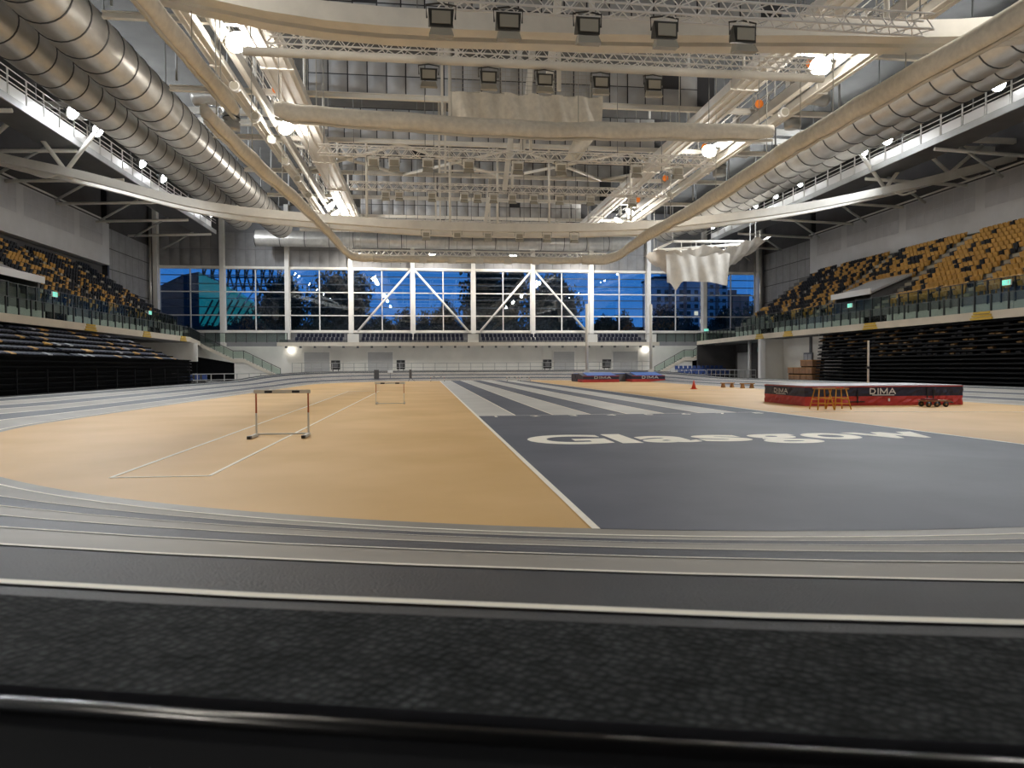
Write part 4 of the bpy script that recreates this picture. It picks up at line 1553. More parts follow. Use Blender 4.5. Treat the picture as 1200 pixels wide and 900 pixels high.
# half-open stand: lower rows stacked, upper rows stepping back
SY0, SY1 = 14.0, 65.3
stl = thing('retractable_stand', 'half-open retractable stand of navy folded seats under the pale balcony', 'stand', (-20.6, SY0, 0))
tag(stl, kind='structure')
L = SY1 - SY0
NST, ZST = 7, 2.35
MB().box2(-0.9, 0.25, 0, L, 0, 0.28).build('plinth', 'stand_black', stl)
for k in range(NST):
    z = 0.30 + k * 0.30
    MB().box2(-0.9, 0.0 - 0.02 * k, 0, L, z + 0.20, z + 0.27).build('row_deck', 'stand_black', stl)
    MB().box2(-0.9, -0.16 - 0.02 * k, 0, L, z, z + 0.20).build('riser', 'stand_black', stl)
    MB().box2(-0.5, -0.02 - 0.02 * k, L, L + 0.06, z + 0.19, z + 0.28).build('row_end', 'seat_pale' if k > 2 else 'stand_black', stl)
NS = 6
for k in range(NS):
    xa = -0.75 - 0.76 * k
    z = ZST + 0.36 * k
    MB().box2(xa - 0.80, xa, 0, L - 0.4 * k, z - 0.10, z).build('row_deck', 'stand_black', stl)
    MB().box2(xa - 0.06, xa, 0, L - 0.4 * k, z - 0.36, z - 0.10).build('riser', 'stand_black', stl)
for k in range(18):
    MB().box2(0.0, 0.05, 1.0 + k * 2.9, 1.06 + k * 2.9, 0.28, 1.6).build('front_post', 'stand_lip', stl)
MB().box2(-5.2, -0.9, 0.1, L - 2.6, 0, ZST - 0.4).build('core', 'stand_black', stl)
cand2 = []
for k in range(NS + 1):
    for i in range(int((L - 0.4 * k - 0.4) / 0.52)):
        y = SY0 + 0.35 + i * 0.52
        if y < 33:
            continue
        if int(y / 0.52) % 22 == 0:
            continue
        x = -20.6 - 0.75 - 0.76 * (k - 1) - 0.42 if k else -20.6 - 0.35
        z = ZST + 0.36 * (k - 1) if k else ZST - 0.0
        if k == 0:
            continue
        u = rs.random()
        c = 'seat_navy' if u < 0.86 else ('seat_yellow' if u < 0.955 else 'seat_pale')
        cand2.append((1 / y, x, y, z, pi, c, 'half-open'))

# retracted stand on the other side
R_Y0, R_Y1 = 14.0, 61.4
str_ = tag(thing('retractable_stand', 'fully retracted black stand, its row edges stacked under the pale balcony', 'stand', (36.1, R_Y0, 0)), kind='structure')
L = R_Y1 - R_Y0
NR, PITCH = 14, 0.305
MB().box2(-0.2, 1.6, 0, L, 0, 0.22).build('plinth', 'stand_black', str_)
for k in range(NR):
    z = 0.22 + k * PITCH
    xo = 0.028 * k
    MB().box2(xo, 1.6, 0, L, z + 0.20, z + 0.255).build('row_deck', 'stand_black', str_)
    MB().box2(xo - 0.02, xo + 0.03, 0, L, z + 0.16, z + 0.26).build('row_lip', 'stand_lip', str_)
    MB().box2(xo + 0.35, 1.6, 0.02, L - 0.02, z, z + 0.20).build('riser', 'stand_black', str_)
    MB().box2(xo + 0.0, xo + 0.85, L, L + 0.10, z + 0.19, z + 0.27).build('row_end', 'sign_white' if k > 5 else 'stand_black', str_)
for k in range(7, NR):
    z = 0.22 + k * PITCH
    for i in range(int(L / 0.55)):
        y = R_Y0 + 0.4 + i * 0.55
        if y < 26:
            continue
        u = rs.random()
        pbr = 0.10 + 0.035 * (k - 7)
        c = 'seat_brown' if u < pbr else 'seat_black'
        if c == 'seat_black' and u > 0.45:
            continue
        cand2.append((1 / y * 0.8, 36.1 + 0.028 * k + 0.27, y, z + 0.255 - PITCH, 0.0, c, 'retracted'))
cand2.sort(key=lambda c: -c[0])
CN = {'seat_navy': 'navy', 'seat_yellow': 'mustard', 'seat_pale': 'pale', 'seat_black': 'black', 'seat_brown': 'brown'}
n_l = n_r = 0
rest2 = {}
for (s_, x, y, z, rz, c, which) in cand2:
    if (which == 'half-open' and n_l < 200) or (which == 'retracted' and n_r < 100):
        o = link('folded_seat', FOLD_ME[c], None, (x, y, z), (0, 0, rz))
        tag(o, CN[c] + ' folded-down seat on ' + ('the half-open stand under the balcony' if which == 'half-open' else 'the black retracted stand'), 'seat', CN[c] + ' folded seats of the ' + which + ' stand')
        if which == 'half-open':
            n_l += 1
        else:
            n_r += 1
    else:
        rest2.setdefault((which, c), []).append((x, y, z, rz))
for (which, c), pl in rest2.items():
    o = join_copies(FOLD_B, pl).build('folded_seats', c)
    tag(o, 'remaining ' + CN[c] + ' folded seats of the ' + which + ' stand, towards the windows', 'seats', None, 'stuff')

# ------------------------------------------------------------------ far balcony with its seats
t = tag(thing('balcony', 'long ledge under the windows carrying two rows of dark seats', None, (-19.5, 95.6, 4.6)), kind='structure')
MB().box2(0, 52.2, 0, 4.4, 0, 0.30).build('slab', 'cream_wall', t)
MB().box2(0, 52.2, -0.10, 0.0, -0.08, 0.42).build('fascia', 'balcony_edge', t)
MB().box2(0, 52.2, 1.6, 4.4, 0.30, 0.85).build('step', 'concrete', t)
for i in range(28):
    MB().box2(1 + i * 1.86, 1.3 + i * 1.86, -0.05, 0.22, -0.34, -0.08).build('joist_end', 'dark_steel', t)
sd = SEAT_ME['seat_navy']
for (xa, xb_) in ((-17.4, -10.6), (-8.7, 5.3), (7.6, 22.2), (24.0, 30.9)):
    n = int((xb_ - xa) / 0.58)
    for i in range(n):
        for (yy, zz, rw) in ((96.4, 4.9, 'front'), (97.9, 5.45, 'back')):
            o = link('auditorium_seat', sd, None, (xa + 0.3 + i * 0.58, yy, zz), (0, 0, pi / 2))
            tag(o, 'navy tip-up seat in the %s row on the ledge under the windows' % rw, 'seat', '%s row seats under the windows' % rw)
# pale blocks between the seat groups, glass on both ends
for x in (-9.65, 6.45, 23.1, 31.7):
    o = thing('ledge_block', 'pale panelled block between seat groups on the window ledge', 'block', (x, 95.9, 4.9), 0, 'pale blocks on the window ledge')
    MB().box2(-0.75, 0.75, -0.15, 0.15, 0, 1.25).build('panel', 'cream_wall', o)
    MB().tube([(-0.8, -0.2, 1.3), (0.8, -0.2, 1.3)], 0.03, 6).build('rail', 'post_dark', o)
    for s in (-0.8, 0.8):
        MB().tube([(s, -0.2, 0), (s, -0.2, 1.3)], 0.03, 6).build('post', 'post_dark', o)
balustrade(95.7, -28.6, -18.2, 5.0, 1.3, 1.25, 'greenish glass balustrade at the head of the stair by the navy stand', axis='x')
balustrade(95.7, 32.4, 42.0, 5.0, 1.3, 1.25, 'greenish glass balustrade at the head of the stair by the hanging white net', axis='x')
for x, lab in ((-18.3, 'round white ball lamp on the wall by the stair next to the navy stand'), (31.7, 'round white ball lamp on the wall behind the vaulting poles')):
    o = thing('ball_lamp', lab, 'lamp', (x, 98.765, 4.0))
    MB().sphere((0, -0.28, 0), 0.36, 14, 10).build('globe', 'globe', o, True)
    MB().tube([(0, -0.05, 0), (0, 0.15, 0)], 0.12, 10).build('bracket', 'grey_steel', o, True)
for x, lab in ((-11.9, 'square black loudspeaker behind the far railing nearest the navy stand'), (-3.35, 'square black loudspeaker behind the far railing, past the hurdle gate'), (16.6, 'square black loudspeaker behind the far railing near the vaulting poles'), (25.0, 'square black loudspeaker behind the far railing between the vaulting poles')):
    o = thing('loudspeaker', lab, 'loudspeaker', (x, 95.2, 0.0))
    MB().box2(-0.55, 0.55, -0.35, 0.35, 1.38, 2.6).build('cabinet', 'speaker', o)
    MB().tube([(0, -0.36, 1.95), (0, -0.35, 1.95)], 0.36, 16).build('cone', 'dark_steel', o)
    MB().tube([(0, -0.36, 2.4), (0, -0.35, 2.4)], 0.12, 12).build('tweeter', 'dark_steel', o)
    for a in (-0.35, 0.35):
        MB().tube([(a, 0, 0), (a, 0, 1.4)], 0.05, 6).build('leg', 'black_metal', o)

# ------------------------------------------------------------------ corner stairs
def stair(x_top, x_bot, y0, y1, z_top, z_bot, landing, label, side):
    t = tag(thing('staircase', label, None, (x_top, y0, 0)), kind='structure')
    w = y1 - y0
    xm = x_bot - x_top
    s = 1 if xm > 0 else -1
    n = 22
    lx = 1.3
    run = (abs(xm) - lx) / n
    rise = (z_top - z_bot) / n
    x, z = 0.0, z_top
    pts = [(0, z_top)]
    for k in range(n):
        z -= rise
        xa, xb_ = sorted((x, x + s * run))
        MB().box2(xa, xb_, 0, w, z - 0.08, z).build('tread', 'concrete', t)
        x += s * run
        if k == n // 2 - 1:
            pts.append((x, z))
            xa, xb_ = sorted((x, x + s * lx))
            MB().box2(xa, xb_, 0, w, z - 0.16, z).build('landing', 'concrete', t)
            x += s * lx
            pts.append((x, z))
    pts.append((x, z))
    # pale stringer on the hall side and back wall
    for (pa, pb) in zip(pts[:-1], pts[1:]):
        MB().prism([(pa[0], -0.12, pa[1] + 0.12), (pb[0], -0.12, pb[1] + 0.12), (pb[0], -0.12, pb[1] - 0.32), (pa[0], -0.12, pa[1] - 0.32)], (0, 0.12, 0)).build('stringer', 'balcony_edge', t)
        MB().tube([(pa[0], -0.06, pa[1] + 1.15), (pb[0], -0.06, pb[1] + 1.15)], 0.045, 6).build('handrail', 'post_dark', t)
        m = max(1, int(abs(pb[0] - pa[0]) / 1.1))
        for i in range(m + 1):
            f = i / m
            px, pz = pa[0] + f * (pb[0] - pa[0]), pa[1] + f * (pb[1] - pa[1])
            MB().tube([(px, -0.06, pz), (px, -0.06, pz + 1.15)], 0.035, 6).build('baluster', 'post_dark', t)
        MB().prism([(pa[0], -0.07, pa[1] + 0.2), (pb[0], -0.07, pb[1] + 0.2), (pb[0], -0.07, pb[1] + 1.05), (pa[0], -0.07, pa[1] + 1.05)], (0, 0.015, 0)).build('glass_panel', 'rail_glass', t)
    MB().prism([(pts[0][0], 0.5, pts[0][1] - 1.9), (pts[1][0], 0.5, pts[1][1] - 0.4), (pts[1][0], 0.5, 0), (pts[0][0], 0.5, 0)], (0, 0.2, 0)).build('shade_panel', 'stand_black', t)  # black sheet standing in for the shade beneath the upper flight
    # pale solid side under the lower flight
    MB().prism([(pts[2][0], 0.1, pts[2][1] - 0.2), (pts[3][0], 0.1, pts[3][1] - 0.1), (pts[3][0], 0.1, 0), (pts[2][0] - s * 1.2, 0.1, 0), (pts[2][0] - s * 1.2, 0.1, pts[2][1] - 0.2)], (0, 0.2, 0)).build('side_wall', 'cream_wall', t)
    return t


stair(-29.0, -18.6, 93.2, 95.0, 5.0, 0.4, 0, 'dark railed staircase descending from the balcony beside the navy stand', -1)
stair(41.0, 31.2, 93.2, 95.0, 5.0, 0.4, 0, 'dark railed staircase descending from the balcony behind the vaulting mats', 1)
# corner balcony decks and their supports
for side, pts, lab in ((1, [(36.0, 74.0), (50.6, 74.0), (50.6, 99.9), (41.0, 99.9), (41.0, 92.9), (37.2, 92.9)], 'corner balcony deck behind the wooden boxes'), (-1, [(-25.5, 80.0), (-28.4, 92.9), (-28.8, 99.9), (-37, 99.9), (-37, 80.0)], 'corner balcony deck beyond the navy stand')):
    t = tag(thing('balcony', lab, None, (pts[0][0], pts[0][1], 4.55)), kind='structure')
    b = MB().prism([(x - pts[0][0], y - pts[0][1], 0) for x, y in pts], (0, 0, 0.4))
    link('slab', fix_normals(b.mesh('slab', 'concrete')), t)
    e = (pts[0], pts[5]) if side > 0 else (pts[0], pts[1])
    a, c = e
    MB().bar((0, 0, 0.22), (c[0] - a[0], c[1] - a[1], 0.22), 0.1, 0.5).build('fascia', 'balcony_edge', t)
    n = 15
    for i in range(n + 1):
        f = i / n
        px, py = f * (c[0] - a[0]), f * (c[1] - a[1])
        MB().box((px, py, 0.95), (0.07, 0.07, 1.25)).build('post', 'post_dark', t)
    MB().bar((0, 0, 1.0), (c[0] - a[0], c[1] - a[1], 1.0), 0.015, 1.0).build('glass_panel', 'rail_glass', t)
    MB().bar((0, 0, 1.58), (c[0] - a[0], c[1] - a[1], 1.58), 0.06, 0.06).build('handrail', 'post_dark', t)
# undercroft: pale niche with a pillar, dark recess beyond
t = tag(thing('trim_7', 'pale niche wall and pillar beside the retracted stand', None, (36.2, 61.6, 0)), kind='structure')
MB().box2(2.6, 2.8, 0, 11, 0, 4.5).build('back_wall', 'cream_wall', t)
MB().box2(-0.2, 0.35, 10.4, 11.0, 0, 4.5).build('pillar', 'sign_white', t)
MB().box2(0.3, 2.6, 10.8, 11.0, 0, 4.5).build('end_wall', 'cream_wall', t)
MB().box2(2.45, 2.6, 4.8, 6.4, 1.9, 2.9).build('notice_board', 'mat_grey', t)
MB().box2(2.42, 2.45, 4.95, 5.5, 2.05, 2.75).box2(2.42, 2.45, 5.65, 6.25, 2.05, 2.75).build('notice', 'mat_top', t)
MB().box2(2.5, 2.6, 5.0, 5.4, 2.9, 4.5).build('conduit', 'dark_steel', t)
t = tag(thing('trim_8', 'dark recess under the corner balcony with a red curtain', None, (42.5, 73.5, 0)), kind='structure')
MB().box2(0, 0.2, 0, 26, 0, 4.5).build('back_wall', 'wall_dark', t)
MB().box2(-6, 0.0, 0.0, 0.2, 0, 4.5).build('end_wall', 'wall_dark', t)
MB().box2(-5.5, 0.0, 18.8, 19.0, 0, 4.5).build('end_wall', 'wall_dark', t)
MB().box2(-0.12, 0.0, 2.0, 9.0, 0, 2.6).build('curtain', 'red_cloth', t)
MB().box2(-0.10, 0.0, 14.0, 18.0, 0, 3.4).build('doorway_or_shade', 'shutter', t)
t = tag(thing('trim_9', 'pale lower wall under the corner balcony beyond the navy stand', None, (-31.5, 66, 0)), kind='structure')
MB().box2(-0.2, 0, 0, 34, 0, 4.5).build('back_wall', 'cream_wall', t)
MB().box2(0, 6.2, 15.8, 16.0, 2.4, 4.5).build('hanging_wall', 'cream_wall', t)
MB().box2(0, 0.4, 10, 14, 0, 2.6).build('doorway_or_shade', 'stand_black', t)
MB().box2(0, 6.0, 16.2, 16.4, 0, 2.4).build('doorway_or_shade', 'stand_black', t)  # no door here: black sheet painting in the shade below the hanging wall
exit_sign((41.9, 84.0, 3.6), -pi / 2 - 0.0, 'large lit green exit sign in the dark recess under the corner balcony', 1.5)
exit_sign((41.0, 98.95, 6.9), 0, 'small lit green exit sign in front of the window by the corner stair')

# slim white column in the dark recess
o = thing('round_column', 'slim white round column in the dark recess beside the blue chairs', 'column', (38.6, 80.0, 0))
MB().tube([(0, 0, 0), (0, 0, 4.55)], 0.2, 12).build('shaft', 'sign_white', o, True)
MB().tube([(0, 0, 0), (0, 0, 0.15)], 0.32, 12).build('base', 'sign_white', o, True)

# ================================================================== ATHLETICS EQUIPMENT
def hurdle(x0, x1, y, h, label, feet=-1, thin=1.0, dim=False):
    w = x1 - x0
    t = thing('hurdle', label, 'hurdle', ((x0 + x1) / 2, y, 0.008))
    hw = w / 2
    bd = MB().box2(-hw - 0.02, hw + 0.02, -0.02, 0.02, h - 0.08, h).build('board', 'hurdle_white', t)
    for s in (-1, 1):
        MB().box2(s * hw * 0.50 - hw * 0.14, s * hw * 0.50 + hw * 0.14, -0.024, -0.0201, h - 0.072, h - 0.018).build('stripe', 'black_metal', bd)
    for s in (-1, 1):
        x = s * (hw - 0.03)
        p = MB().box2(x - 0.018 * thin, x + 0.018 * thin, -0.018, 0.018, 0.05, h * 0.5).build('upright', 'hurdle_white', t)
        MB().box2(x - 0.016 * thin, x + 0.016 * thin, -0.016, 0.016, h * 0.5, h - 0.08).build('extension_tube', 'hurdle_orange', t)
        f = MB().box2(x - 0.035 * thin, x + 0.035 * thin, min(0, feet * 0.72), max(0.04, feet * 0.72), 0.0, 0.06).build('foot', 'hurdle_white', t)
        MB().box2(x - 0.04 * thin, x + 0.04 * thin, min(feet * 0.60, feet * 0.74), max(feet * 0.60, feet * 0.74), 0.0, 0.066).build('foot_tip', 'black_metal', f)
    MB().tube([(-hw, 0, 0.045), (hw, 0, 0.045)], 0.022 * thin, 6).build('base_bar', 'hurdle_white', t)
    return t


hurdle(-3.93, -2.70, 16.75, 1.067, 'nearer hurdle with orange uprights and black blocks on its white board')
hurdle(-2.16, -0.92, 30.4, 0.95, 'slim hurdle standing further along the white runway line', feet=1, thin=0.8)
hurdle(0.5, 2.1, 81.0, 0.55, 'low white training hurdle at the far end of the yellow runway', thin=1.2)
hurdle(9.3, 10.6, 81.0, 0.45, 'low red-white training hurdle at the far end of the striped lanes', thin=1.4)
hurdle(10.7, 11.9, 80.2, 0.45, 'low red-white training hurdle at the lane edge behind its twin', thin=1.4)

for x, lab in ((-5.7, 'dark timing post on a tripod at the runway end, towards the navy stand'), (-1.8, 'dark timing post on a tripod at the runway end, towards the striped lanes')):
    o = thing('timing_post', lab, 'timing gate', (x, 82.5, 0.0))
    MB().box2(-0.28 if x < -3 else -0.15, 0.28 if x < -3 else 0.15, -0.06, 0.06, 0.35, 1.35).build('body', 'dark_steel', o)
    for a in (0, 2.1, 4.2):
        MB().tube([(0, 0, 0.4), (0.5 * cos(a), 0.5 * sin(a), 0.01)], 0.025, 5).build('leg', 'dark_steel', o)
o = thing('timing_display', 'small white display box on a thin stand between the timing posts', 'display', (-4.2, 84.0, 0.0))
MB().box2(-0.3, 0.3, -0.08, 0.08, 1.0, 1.3).build('case', 'sign_white', o)
MB().tube([(0, 0, 0), (0, 0, 1.0)], 0.03, 6).build('stem', 'dark_steel', o)
MB().tube([(0, 0, 0), (0, 0, 0.03)], 0.3, 12).build('base', 'dark_steel', o)


STROKES = {'D': (((0, 0), (0, 1)), ((0, 1), (0.62, 0.94)), ((0.62, 0.94), (0.85, 0.5)), ((0.85, 0.5), (0.62, 0.06)), ((0.62, 0.06), (0, 0))),
           'I': (((0.1, 0), (0.1, 1)),),
           'M': (((0, 0), (0, 1)), ((0, 1), (0.55, 0.1)), ((0.55, 0.1), (1.1, 1)), ((1.1, 1), (1.1, 0))),
           'A': (((0, 0), (0.5, 1)), ((0.5, 1), (1.0, 0)), ((0.22, 0.32), (0.78, 0.32)))}
ADV = {'D': 1.2, 'I': 0.5, 'M': 1.45, 'A': 1.1}


def lettering(txt, width, height, parent, loc, rot, m='sign_white'):
    """flat printed block capitals in the XY plane, drawn as strokes"""
    total = sum(ADV[c] for c in txt) - 0.1
    kx = width / total
    b = MB()
    x = 0.0
    for c in txt:
        for (p, q) in STROKES[c]:
            P = Vector(((x + p[0]) * kx, p[1] * height, 0))
            Q = Vector(((x + q[0]) * kx, q[1] * height, 0))
            d = (Q - P).normalized()
            nrm = Vector((-d.y, d.x, 0)) * height * 0.11
            e = d * height * 0.09
            b.poly([P - e - nrm, Q + e - nrm, Q + e + nrm, P - e + nrm])
        x += ADV[c]
    return link('lettering', b.mesh('lettering', m), parent, loc, rot)


# high jump landing mat
hj = thing('high_jump_mat', 'broad navy and red high jump landing mat with white lettering', 'landing mat', (14.55, 25.5, 0.006), radians(-2.8))
W_, D_ = 6.45, 3.6


def soft_box(x0, x1, y0, y1, z0, z1, m, name, parent, seed=0, amp=0.02, n=14):
    """box with gently puckered vertical sides"""
    rg = random.Random(seed)
    b = MB()
    per = []
    for i in range(n):
        per.append((x0 + (x1 - x0) * i / n, y0))
    for i in range(n):
        per.append((x1, y0 + (y1 - y0) * i / n))
    for i in range(n):
        per.append((x1 - (x1 - x0) * i / n, y1))
    for i in range(n):
        per.append((x0, y1 - (y1 - y0) * i / n))
    cxm, cym = (x0 + x1) / 2, (y0 + y1) / 2
    lev = [z0, z0 + (z1 - z0) * 0.33, z0 + (z1 - z0) * 0.66, z1]
    for li, z in enumerate(lev):
        for (x, y) in per:
            a = amp * (rg.random() - 0.4) * (1.6 if li in (1, 2) else 0.3)
            d = hypot(x - cxm, y - cym)
            b.v.append((x + (x - cxm) / d * a, y + (y - cym) / d * a, z))
    N = len(per)
    for li in range(3):
        for k in range(N):
            k2 = (k + 1) % N
            b.f.append((li * N + k, li * N + k2, (li + 1) * N + k2, (li + 1) * N + k))
    b.f.append(tuple(3 * N + k for k in range(N)))
    b.f.append(tuple(reversed(range(N))))
    return b.build(name, m, parent)


for (xa, xb_, sd_) in ((0, 2.10, 1), (2.13, 4.95, 2), (4.98, W_, 3)):
    soft_box(xa, xb_, 0, D_, 0, 0.36, 'mat_red', 'base_block', hj, sd_, 0.05)
    soft_box(xa, xb_, 0.01, D_ - 0.01, 0.36, 0.72, 'mat_navy', 'cover', hj, sd_ + 10, 0.035)
tp = soft_box(0.03, W_ - 0.03, 0.04, D_ - 0.04, 0.745, 0.785, 'mat_top', 'top_sheet', hj, 5, 0.01)
soft_box(-0.01, W_ + 0.01, -0.01, D_ + 0.01, 0.72, 0.75, 'mat_red', 'piping', hj, 6, 0.015)
lettering('DIMA', 1.02, 0.20, hj, (2.62, -0.042, 0.46), (pi / 2, 0, 0))
MB().box2(2.70, 3.60, -0.050, -0.040, 0.395, 0.425).build('underline', 'sign_white', hj)
lettering('DIMA', 1.2, 0.17, hj, (-0.042, 2.55, 0.46), (pi / 2, 0, -pi / 2))
MB().box2(-0.050, -0.040, 1.5, 2.4, 0.40, 0.425).build('underline', 'sign_white', hj)
for x in (1.05, 2.11, 4.95, 5.2):
    MB().box2(x - 0.02, x + 0.02, -0.055, -0.03, 0.10, 0.62).build('strap', 'black_metal', hj)
MB().box2(1.8, 2.4, -0.055, -0.03, 0.13, 0.17).box2(4.7, 5.4, -0.055, -0.03, 0.13, 0.17).build('buckle', 'black_metal', hj)
MB().box2(3.35, 3.42, -0.055, -0.035, 0.16, 0.27).build('tag_label', 'sign_white', hj)
# high jump uprights behind the mat
for x, y, h, lab in ((20.15, 29.9, 2.7, 'tall thin white high jump upright behind the landing mat'),):
    o = thing('jump_upright', lab, 'upright', (x, y, 0.005))
    MB().tube([(0, 0, 0), (0, 0, h)], 0.045, 8).build('pole', 'hurdle_white', o)
    MB().box2(-0.35, 0.35, -0.25, 0.25, 0, 0.05).build('base', 'dark_steel', o)
    MB().box2(-0.07, 0.07, -0.07, 0.07, h * 0.52, h * 0.56).build('slider', 'black_metal', o)

# yellow trestles with a plank
ts = thing('step_trestle', 'yellow steel double trestle with a wooden top beside the high jump mat', 'trestle', (13.72, 23.45, 0.005), radians(-3))
for k, x in enumerate((0.0, 0.62)):
    for s in (-1, 1):
        for sx in (0, 1):
            xb_ = x + sx * 0.60
            xt = x + 0.12 + sx * 0.36
            MB().tube([(xb_, s * 0.30, 0), (xt, s * 0.16, 0.72)], 0.022, 6).build('leg', 'yellow_paint', ts, True)
        for f in (0.30, 0.58):
            MB().tube([(x + 0.12 * f, s * (0.30 - 0.14 * f), 0.72 * f), (x + 0.60 - 0.12 * f, s * (0.30 - 0.14 * f), 0.72 * f)], 0.016, 6).build('rung', 'yellow_paint', ts, True)
    for sx in (0, 1):
        xm = x + 0.06 + sx * 0.48
        MB().tube([(xm, -0.23, 0.36), (xm, 0.23, 0.36)], 0.016, 6).build('rung', 'yellow_paint', ts, True)
MB().box2(0.06, 1.20, -0.20, 0.20, 0.72, 0.765).build('top_plank', 'wood', ts)
for x in (0.75, 0.9):
    MB().box2(x, x + 0.08, -0.2, -0.12, 0.765, 0.80).build('clamp', 'cone_red', ts)

# low wheeled trolley
tr = thing('mat_trolley', 'low brown wheeled trolley parked against the high jump mat', 'trolley', (18.95, 24.15, 0.005), radians(-4))
MB().box2(-0.48, 0.48, -0.24, 0.24, 0.20, 0.25).build('deck', 'wood_box', tr)
MB().box2(-0.40, 0.0, -0.2, 0.2, 0.25, 0.31).build('pad', 'red_cloth', tr)
for x in (-0.36, -0.05, 0.30):
    for y in (-0.22, 0.22):
        w = MB().tube([(x, y - 0.03, 0.10), (x, y + 0.03, 0.10)], 0.10, 12).build('wheel', 'black_metal', tr, True)
        MB().tube([(x, y - 0.036, 0.10), (x, y + 0.036, 0.10)], 0.04, 8).build('hub', 'wood', w)
MB().tube([(0.48, -0.2, 0.22), (0.60, -0.2, 0.16), (0.60, 0.2, 0.16), (0.48, 0.2, 0.22)], 0.018, 6).build('handle', 'dark_steel', tr)

# cone and benches
o = thing('traffic_cone', 'small red cone standing on the yellow floor', 'cone', (18.3, 46.3, 0.004))
MB().tube([(0, 0, 0.03), (0, 0, 0.6)], [0.16, 0.03], 14).build('cone', 'cone_red', o, True)
MB().box2(-0.19, 0.19, -0.19, 0.19, 0, 0.035).build('base', 'cone_red', o)
for (x, y, rz, lab) in ((21.9, 48.9, 0.05, 'low wooden bench on the yellow floor, the one nearer the red cone'), (22.5, 47.0, 0.0, 'low wooden bench on the yellow floor, the one nearer the high jump mat')):
    o = thing('wooden_bench', lab, 'bench', (x, y, 0.004), rz)
    MB().box2(-0.50, 0.50, -0.14, 0.14, 0.30, 0.36).build('plank', 'wood', o)
    for s in (-1, 1):
        MB().prism([(s * 0.34 - 0.11, -0.16, 0), (s * 0.34 + 0.11, -0.16, 0), (s * 0.34 + 0.04, -0.16, 0.30), (s * 0.34 - 0.04, -0.16, 0.30)], (0, 0.32, 0)).build('leg', 'wood', o)

# pole vault landing area
pv = thing('pole_vault_mat', 'blue topped pole vault landing mat with navy and red sides', 'landing mat', (15.8, 69.5, 0.004))
soft_box(0.2, 8.6, 2.6, 6.6, 0, 0.80, 'mat_navy', 'main_bed', pv, 31, 0.05)
MB().box2(0.4, 8.4, 2.7, 6.5, 0.80, 0.86).build('top_sheet', 'mat_blue', pv)
for xa, xb_ in ((0.0, 3.75), (5.1, 8.6)):
    soft_box(xa, xb_, 0.0, 2.5, 0, 0.28, 'mat_red', 'wing_base', pv, 33 + int(xa), 0.05)
    # navy wing with a blue top tilting towards the runway and a red piping edge
    MB().quadbox([(xa, 0.02, 0.28), (xb_, 0.02, 0.28), (xb_, 2.5, 0.28), (xa, 2.5, 0.28), (xa, 0.05, 0.60), (xb_, 0.05, 0.60), (xb_, 2.5, 0.92), (xa, 2.5, 0.92)]).build('wing', 'mat_navy', pv)
    MB().quadbox([(xa + 0.5, 0.20, 0.63), (xb_ - 0.25, 0.20, 0.63), (xb_ - 0.25, 2.45, 0.92), (xa + 0.5, 2.45, 0.92), (xa + 0.5, 0.20, 0.69), (xb_ - 0.25, 0.20, 0.69), (xb_ - 0.25, 2.45, 0.98), (xa + 0.5, 2.45, 0.98)]).build('wing_top', 'mat_blue', pv)
    MB().bar((xa, 0.03, 0.61), (xb_, 0.03, 0.61), 0.05, 0.05).build('piping', 'mat_red', pv)
    lettering('DIMA', 1.7, 0.24, pv, ((xa + xb_) / 2 - 0.7, -0.06, 0.36), (pi / 2, 0, 0))
MB().prism([(3.8, 2.4, 0), (5.05, 2.4, 0), (5.4, 2.4, 0.78), (3.4, 2.4, 0.78)], (0, 0.2, 0)).build('collar', 'mat_grey', pv)
for x, lab in ((17.9, 'tall white vaulting pole upright rising behind the blue mat, the one beside the ledge gap'), (25.3, 'tall white vaulting pole upright rising at the outer end of the blue mat')):
    o = thing('vault_upright', lab, 'upright', (x, 76.8, 0.0))
    MB().tube([(0, 0, 0), (0, 0, 8.6)], 0.17, 10).build('pole', 'hurdle_white', o, True)
    MB().box2(-0.5, 0.5, -0.6, 0.6, 0, 0.14).build('base', 'hurdle_white', o)
    MB().box2(-0.28, 0.28, -0.2, 0.2, 0.9, 1.25).build('carriage', 'hurdle_white', o)

# ------------------------------------------------------------------ undercroft contents
k = 0
for lev, n in ((0, 4), (1, 4), (2, 2)):
    for i in range(n):
        y = 62.3 + i * 1.12 + (0.15 if lev == 1 else 0)
        o = thing('wooden_box', 'stacked brown wooden box beside the retracted stand', 'box', (36.9, y + 0.5, 0.0 + lev * 0.72 - 0.02), 0, 'wooden boxes stacked beside the stand')
        MB().box2(-0.6, 0.6, -0.52, 0.52, 0.10, 0.70).build('body', 'wood_box', o)
        MB().box2(-0.63, 0.63, -0.54, 0.54, 0.62, 0.71).build('lid', 'wood', o)
        for s in (-1, 1):
            MB().box2(-0.55, 0.55, s * 0.4 - 0.06, s * 0.4 + 0.06, 0.0, 0.10).build('runner', 'stand_black', o)

CB = MB()


def blue_chair(loc, rz, label, group):
    o = thing('stacking_chair', label, 'chair', loc, rz, group)
    link('seat', CHS, o)
    link('backrest', CHB, o)
    for p in ((-0.2, -0.2), (0.2, -0.2), (-0.2, 0.2), (0.2, 0.2)):
        link('leg', CHL, o, (p[0], p[1], 0))


